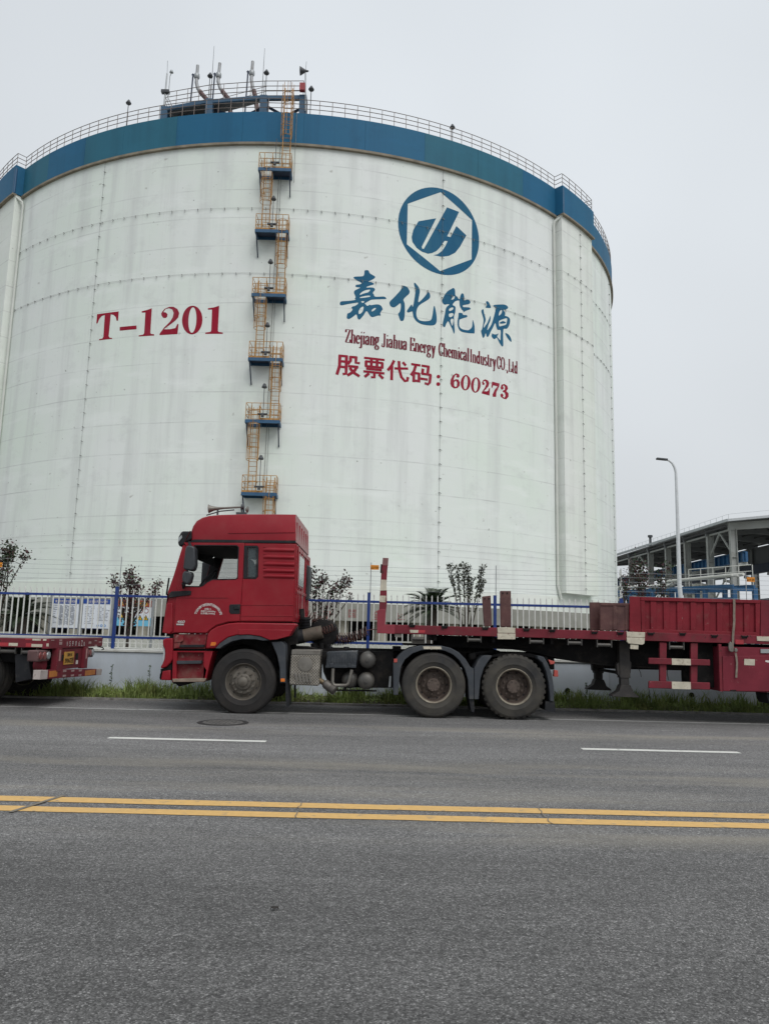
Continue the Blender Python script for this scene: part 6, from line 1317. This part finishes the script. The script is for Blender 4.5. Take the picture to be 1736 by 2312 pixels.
# landing legs
LEG = mat('leg_grey', (.034, .031, .030), .7, var=.25, scale=5, dirt=(.065, .055, .046), dscale=5, dmin=.5, dmax=.75)
for y in (13.72, 15.35):
    lg = MB().box(4.15, 4.33, y, y + .16, .72, 1.36).build('landing_leg', LEG, tr2, bevel=.006)
    MB().prism([(4.10, .95), (4.15, 1.0), (4.15, .75), (4.12, .78)], y + .02, y + .14).prism([(4.33, 1.02), (4.36, .98), (4.34, .80), (4.33, .80)], y + .02, y + .14).build('leg_bracket', LEG, lg)
    MB().box(4.17, 4.31, y + .015, y + .145, .55, .73).build('leg_slide', LEG, lg); MB().prism([(4.16, .60), (4.32, .60), (4.37, .48), (4.46, .42), (4.46, .395), (4.00, .405), (4.00, .425), (4.12, .50)], y - .03, y + .19).build('leg_foot', LEG, lg, bevel=.004)
MB().bar((4.25, 13.9, .79), (4.25, 15.4, .79), .05, .05).bar((4.35, 15.4, .86), (6.0, 15.4, .86), .1, .10).bar((5.2, 15.4, .9), (5.2, 15.4, 1.3), .08, .08).bar((5.45, 15.4, .86), (5.8, 15.0, 1.3), .06, .06).bar((5.45, 15.0, 1.3), (5.95, 15.4, .8), .06, .06).build('leg_brace', CHASSIS, tr2)
for q in (((600,700),(605,740),(625,780),(630,815)), ((845,720),(838,780),(850,840)), ((690,900),(700,950),(695,985))): MB().tube([atY(ZD(*k), 15.2) for k in q], .006, 4).build('loose_wire', HOSEB, tr2)
# side guard
sgd = MB().pp([(780,535),(836,538),(833,850),(780,848)], YN + .03, YN + .09, ZD).build('side_guard', TRED, tr2, bevel=.006)
MB().pp([(1030,540),(1086,543),(1082,860),(1030,858)], YN + .03, YN + .09, ZD).build('guard_post', TRED, sgd, bevel=.006)
for top, bot in ((660, 714), (846, 908)):
    MB().pp([(692,top),(1184,top+14),(1186,bot+10),(690,bot-4)], YN - .01, YN + .03, ZD).build('guard_rail', TRED, sgd, bevel=.01); MB().pp([(876,top+5),(1028,top+9),(1030,bot+6),(878,bot+2)], YN - .016, YN - .009, ZD).build('white_band', CREAM, sgd)
# tool box
TBR = mat('tool_box_red', (.16, .020, .033), .55, spec=.22, spots=[((.30, .20, .18), 11, .69, .7), ((.045, .022, .018), 6, .66, .75)],  var=.2, scale=3, dirt=(.28, .16, .15), dscale=11, dmin=.62, dmax=.8, bump=.1)
tbx = MB().box(5.745, 8.2, YN + .02, YN + .62, .555, 1.30).build('tool_box', TBR, tr2, bevel=.008)
MB().pp([(1284,648),(1661+160,640),(1661+160,930),(1288,928)], YN + .0, YN + .02, ZD).build('box_door', TBR, tbx, bevel=.006)
MB().pp([(1252,548),(1274,550),(1286,932),(1264,930)], YN - .002, YN + .06, ZD).build('box_frame', TRED, tbx)
MB().pp([(1460,668),(1545,672),(1543,722),(1458,718)], YN - .003, YN, ZD).build('sticker', CREAM, tbx); MB().pp([(1630,680),(1690,684),(1690,697),(1650,698),(1628,692)], YN - .003, YN, ZD).build('sticker', TEXTW, tbx)
MB().pp([(1350,920),(1392,918),(1398,926),(1352,930)], YN - .02, YN + .01, ZD).build('latch', CHASSIS, tbx)
MB().box(5.35, 5.74, YN + .25, YN + .7, .60, 1.36).build('side_tank', CHASSIS, tr2)
# side boards
MB().pp([(218,213),(297,213),(300,440),(224,438)], YN + .25, YN + .31, ZD).build('board_post', BROWN, tr2, bevel=.006)
bd = MB().pp([(301,216),(560,222),(560,445),(301,437)], YN + .06, YN + .11, ZD).build('side_board', BROWN, tr2, bevel=.006)
MB().pp([(301,216),(540,221),(540,243),(301,240)], YN + .045, YN + .06, ZD).pp([(405,240),(440,240),(438,434),(402,434)], YN + .05, YN + .06, ZD).pp([(500,240),(535,242),(535,436),(500,436)], YN + .05, YN + .06, ZD).build('board_frame', BROWN, bd, bevel=.005)
MB().pp([(540,166),(624,170),(630,452),(536,448)], YN + .01, YN + .05, ZD).build('board_post', BINRED, tr2, bevel=.006)
bd = MB().pp([(629,172),(1588,197),(1584,488),(633,458)], YN + .04, YN + .07, ZD).build('side_board', BINRED, tr2)
mb = MB().pp([(627,170),(1590,195),(1590,222),(627,200)], YN + .0, YN + .04, ZD).pp([(633,428),(1584,456),(1584,490),(633,460)], YN + .005, YN + .04, ZD).pp([(628,198),(660,199),(662,432),(633,430)], YN + .005, YN + .04, ZD).pp([(1550,222),(1588,223),(1584,460),(1550,458)], YN + .005, YN + .04, ZD)
for x in (728, 833, 942, 1050, 1158, 1262, 1370, 1480): mb.pp([(x-24, 200 + (x-628)*.026), (x+24, 201 + (x-628)*.026), (x+20, 430 + (x-633)*.029), (x-22, 429 + (x-633)*.029)], YN + .015, YN + .04, ZD)
mb.build('board_frame', BINRED, bd, bevel=.006)
MB().pp([(1592,200),(1920,206),(1920,500),(1588,490)], YN + .02, YN + .07, ZD).build('side_board', TRED, tr2, bevel=.006)
MB().pp([(540,170),(1900,205),(1900,500),(540,445)], YF - .07, YF - .02, ZD).build('side_board', BINRED, tr2)
for x in (9.6, 10.9):
    rear_wheel(tr2, (x, YN + .2, .53), .53); rear_wheel(tr2, (x, YN + .55, .53), .53, False, False); rear_wheel(tr2, (x, YF - .2, .53), .53, False, False); rear_wheel(tr2, (x, YF - .55, .53), .53, False, False)
    MB().tube([(x, YN + .3, .53), (x, YF - .3, .53)], .08, 8).build('axle', CHASSIS, tr2)
MB().pp([(1638,948),(1720,950),(1720,1040),(1668,1030),(1650,1000)], YN + .1, YN + .5, ZD).build('mud_flap', BLACKP, tr2)
# ratchet strap lies over the board: a thing of its own
stp = thing('ratchet_strap', 'worn grey ratchet strap hanging down over the red side boards and tool box', 'strap', (atY(ZG(820, 1000), YN).x, YN, .9))
WEB = mat('webbing_grey', (.20, .165, .135), .9, var=.25, scale=20)
def ribbon(mb, qs, wpx, y):
    L = [atY(ZG(x - wpx/2, yy), y) for x, yy in qs]; Rr = [atY(ZG(x + wpx/2, yy), y) for x, yy in qs]; vs = []
    for a, b in zip(L, Rr): vs += [a, b, b + Vector((0, .005, 0)), a + Vector((0, .005, 0))]
    f = []
    for i in range(len(qs) - 1): o = 4*i; f += [(o, o+1, o+5, o+4), (o+1, o+2, o+6, o+5), (o+2, o+3, o+7, o+6), (o+3, o, o+4, o+7)]
    mb.add(vs, f)
mb = MB(); ribbon(mb, [(820,190),(824,300),(822,420),(820,520),(824,600),(816,720),(808,800),(800,900),(798,1000),(790,1080),(795,1200)], 44, YN - .025); mb.build('webbing', WEB, stp)
mb = MB(); ribbon(mb, [(850,1220),(866,1320),(876,1420),(872,1530),(866,1620),(862,1700)], 38, YN - .028); mb.build('loose_end', WEB, stp)
MB().pp([(725,1050),(750,1005),(775,1030),(800,1090),(815,1190),(790,1212),(730,1195),(718,1120)], YN - .07, YN - .031, ZG).build('ratchet', STEEL, stp, bevel=.008)
MB().pp([(835,1140),(865,1130),(892,1160),(885,1200),(850,1215),(828,1190)], YN - .06, YN - .031, ZG).build('buckle', STEEL, stp, bevel=.006)

# ================================================================== PARKED TRAILER AHEAD (its tail only)
tl = thing('parked_trailer', 'tail of a dusty red low trailer with a yellow number plate', 'trailer', (-8.0, 14.6, 0))
XR = -5.65; YA, YB = 13.40, 15.97
rb = MB().box(XR - .12, XR, YA, YB, .995, 1.165).build('rear_beam', TRED, tl, bevel=.008)
lb = MB().box(-15, XR - .12, YA, YA + .09, 1.01, 1.165).build('side_beam', TRED, tl, bevel=.006); MB().box(-15, XR - .12, YB - .09, YB, 1.01, 1.165).build('side_beam', TRED, tl)
MB().box(-15, XR - .02, YA + .02, YB - .02, 1.165, 1.18).build('deck', mat('deck_pale', (.30, .29, .28), .8, var=.2), tl)
def onrear(mb, fn, txt, y0, y1, z0, z1, bold=.02, x=XR + .004): fit_text(mb, txt, lambda u, v: (x, y0 + (y1-y0)*u, z0 + (z1-z0)*v), bold); return mb
def rq(q): return atX(ZF(*q), XR)
mb = MB(); chars = [('浙', 838, 868, 262, 350), ('S', 893, 925, 250, 360), ('9', 950, 985, 250, 358), ('0', 1015, 1050, 248, 352), ('6', 1085, 1115, 252, 358), ('Z', 1135, 1175, 240, 355), ('挂', 1188, 1220, 265, 355)]
for ch, xa_, xb_, ya_, yb_ in chars:
    a, b = rq((xa_, yb_)), rq((xb_, ya_)); onrear(mb, None, ch, a.y, b.y, a.z, b.z, .012)
mb.build('lettering', TEXTW, rb)
mb = MB(); mr_ = MB()
for xa_, xb_, ya_, yb_ in ((520,585,225,245),(690,750,220,248),(685,750,265,330),(1300,1355,262,310),(1425,1470,330,365),(1425,1475,232,255),(1520,1600,330,365),(1510,1560,260,285)):
    a, b = rq((xa_, yb_)), rq((xb_, ya_))
    if a.y > YA + .02 and b.y < YB: mb.box(XR, XR + .003, a.y, b.y, a.z, b.z)
mb.build('reflector', mat('worn_sticker', (.36, .25, .24), .7, var=.3, scale=30), rb)
mb = MB()
for z_, xa_, xb_, ya_, yb_ in ((ZF,130,310,192,240),(ZF,108,340,318,372),(ZF,420,575,305,365),(ZF,350,425,205,245),(ZE,85,172,1046,1072)):
    a, b = atY(z_(xa_, yb_), YA), atY(z_(xb_, ya_), YA); mb.box(a.x, min(b.x, XR), YA - .003, YA, max(a.z, 1.015), min(b.z, 1.16))
mb.build('reflector', CREAM, lb)
mb = MB()
for z_, xa_, xb_, ya_, yb_ in ((ZE,0,85,1042,1072),(ZE,245,300,1048,1080),(ZE,240,305,1000,1016)):
    a, b = atY(z_(xa_, yb_), YA), atY(z_(xb_, ya_), YA); mb.box(a.x, min(b.x, XR), YA - .003, YA, max(a.z, 1.015), min(b.z, 1.16))
mb.build('reflector', MATS['tape_red'], lb)
# plate frame
fr = MB().box(XR - .10, XR - .02, 13.78, 15.14, .62, .995).build('plate_frame', TRED, tl, bevel=.006)
for y in (13.74, 14.98): MB().box(XR - .08, XR + .03, y, y + .18, .60, .995).build('upright', TRED, fr, bevel=.006); 
for y in (13.80, 15.04): MB().box(XR + .03, XR + .034, y, y + .06, .78, .97).build('reflector', mat('pink_reflector', (.40, .22, .21), .6), fr)
pl = MB().box(XR - .02, XR - .008, 14.13, 14.57, .70, .925).build('number_plate', mat('plate_yellow', (.52, .27, .035), .5, var=.12, scale=14), fr, bevel=.003)
mb = MB(); onrear(mb, None, '浙E', 14.24, 14.47, .845, .905, .015, XR - .004); onrear(mb, None, 'S906Z挂', 14.155, 14.55, .725, .825, .015, XR - .004); mb.build('plate_lettering', CHASSIS, pl)
MB().box(XR - .019, XR - .003, 14.0, 14.09, .78, .88).box(XR - .019, XR - .003, 14.66, 14.75, .78, .89).build('plate_lamp', CHASSIS, fr); MB().box(XR - .019, XR - .004, 14.70, 14.77, .69, .76).build('paper_label', TEXTW, fr)
for y0_, y1_, cap in ((13.10, 13.56, 13.50), (15.20, 15.60, 15.5)):
    lm = MB().box(XR - .22, XR - .03, y0_, y1_, .79, .975).build('tail_lamp', mat('lamp_housing', (.10, .05, .05), .5, var=.3, scale=8), tl, bevel=.02)
    for k, m_l in enumerate((mat('lens_dim', (.17, .035, .035), .35), mat('lens_dim2', (.22, .05, .045), .35), GALV)): 
        w_ = (y1_ - y0_)/3; MB().lathe([(.065, 0), (.06, .018), (.0, .024)], (XR - .03, y0_ + w_*(k + .5), .885), 18, 'X').build('lens', m_l, lm)
bpm = MB(); bl = rq((280, 850)); 
def bump(y0_, y1_, m, nm, x=0, par=None):
    zt = lambda y: .655 - (y-13.13)*.038; zb2 = lambda y: .500 - (y-13.13)*.026; mb = MB(); X0, X1 = XR - .10 - x*0, XR + .02 + x
    mb.add([(X0,y0_,zb2(y0_)),(X1,y0_,zb2(y0_)),(X1,y1_,zb2(y1_)),(X0,y1_,zb2(y1_)),(X0,y0_,zt(y0_)),(X1,y0_,zt(y0_)),(X1,y1_,zt(y1_)),(X0,y1_,zt(y1_))], [(0,3,2,1),(4,5,6,7),(0,1,5,4),(1,2,6,5),(2,3,7,6),(3,0,4,7)]); return mb.build(nm, m, par or tl, bevel=.006)
bmp = bump(13.47, 15.70, TRED, 'rear_bumper'); bump(13.12, 13.42, mat('bumper_white', (.42, .37, .35), .7, var=.15, dirt=(.12, .06, .05), dscale=12, dmin=.55, dmax=.7), 'bumper_end', 0, bmp); bump(15.70, 16.0, MATS['bumper_white'], 'bumper_end', 0, bmp)
AMB2 = mat('bumper_orange', (.48, .17, .03), .55, var=.15, scale=7)
for y0_, y1_ in ((13.47, 13.80), (15.10, 15.62)):
    zt = .655 - (y0_-13.13)*.038; MB().box(XR + .02, XR + .024, y0_, y1_, zt - .125, zt - .012 - (y1_-y0_)*.03).build('orange_band', AMB2, bmp)
mb = MB()
for y0_, dz in ((14.05, 0), (14.42, 0), (14.78, 0), (14.05, .10), (14.42, .10), (14.78, .10)):
    zt = .655 - (y0_-13.13)*.036; mb.box(XR + .02, XR + .023, y0_, y0_ + .14, zt - .045 - dz*.85, zt - .012 - dz*.85)
mb.build('reflector', MATS['worn_sticker'], bmp)
MB().lathe([(.095, 0), (.095, .16), (.0, .17)], (XR - .25, 13.52, .72), 20, 'X').build('air_bottle', TRED, tl)
mb = MB()
for y in (13.95, 15.25): mb.box(-14, XR - .15, y, y + .06, .70, 1.0)
mb.box(-14, -6.2, YA + .3, YB - .3, .75, 1.0); mb.build('chassis_frame', CHASSIS, tl)
for x0 in (ZE(15, 1120), ZE(215, 1130)): a = atY(x0, YA + .06); MB().tube([(a.x, YA + .06, a.z), (a.x + .25, YA + .06, a.z)], .035, 10).box(a.x - .01, a.x, YA+.02, YA+.1, a.z-.04, 1.01).box(a.x+.25, a.x+.26, YA+.02, YA+.1, a.z-.04, 1.01).build('winch_roller', TANKG, tl)
for x in (-7.02, -8.25):
    rear_wheel(tl, (x, YA + .25, .52), .52); rear_wheel(tl, (x, YA + .58, .52), .52, False, False); rear_wheel(tl, (x, YB - .25, .52), .52, False, False)
    MB().tube([(x, YA + .3, .52), (x, YB - .3, .52)], .08, 8).build('axle', CHASSIS, tl)
MB().pp([(145,1150),(272,1150),(276,1240),(300,1380),(150,1415)], YA + .1, YA + .65, ZE).build('mud_flap', BLACKP, tl)
MB().tube([(XR - .05, YB - .12, .99), (XR + .05, YB - .12, .98), (XR + .07, YB - .1, .94), (XR + .03, YB - .1, .93)], .012, 6).build('tow_hook', CHASSIS, tl)
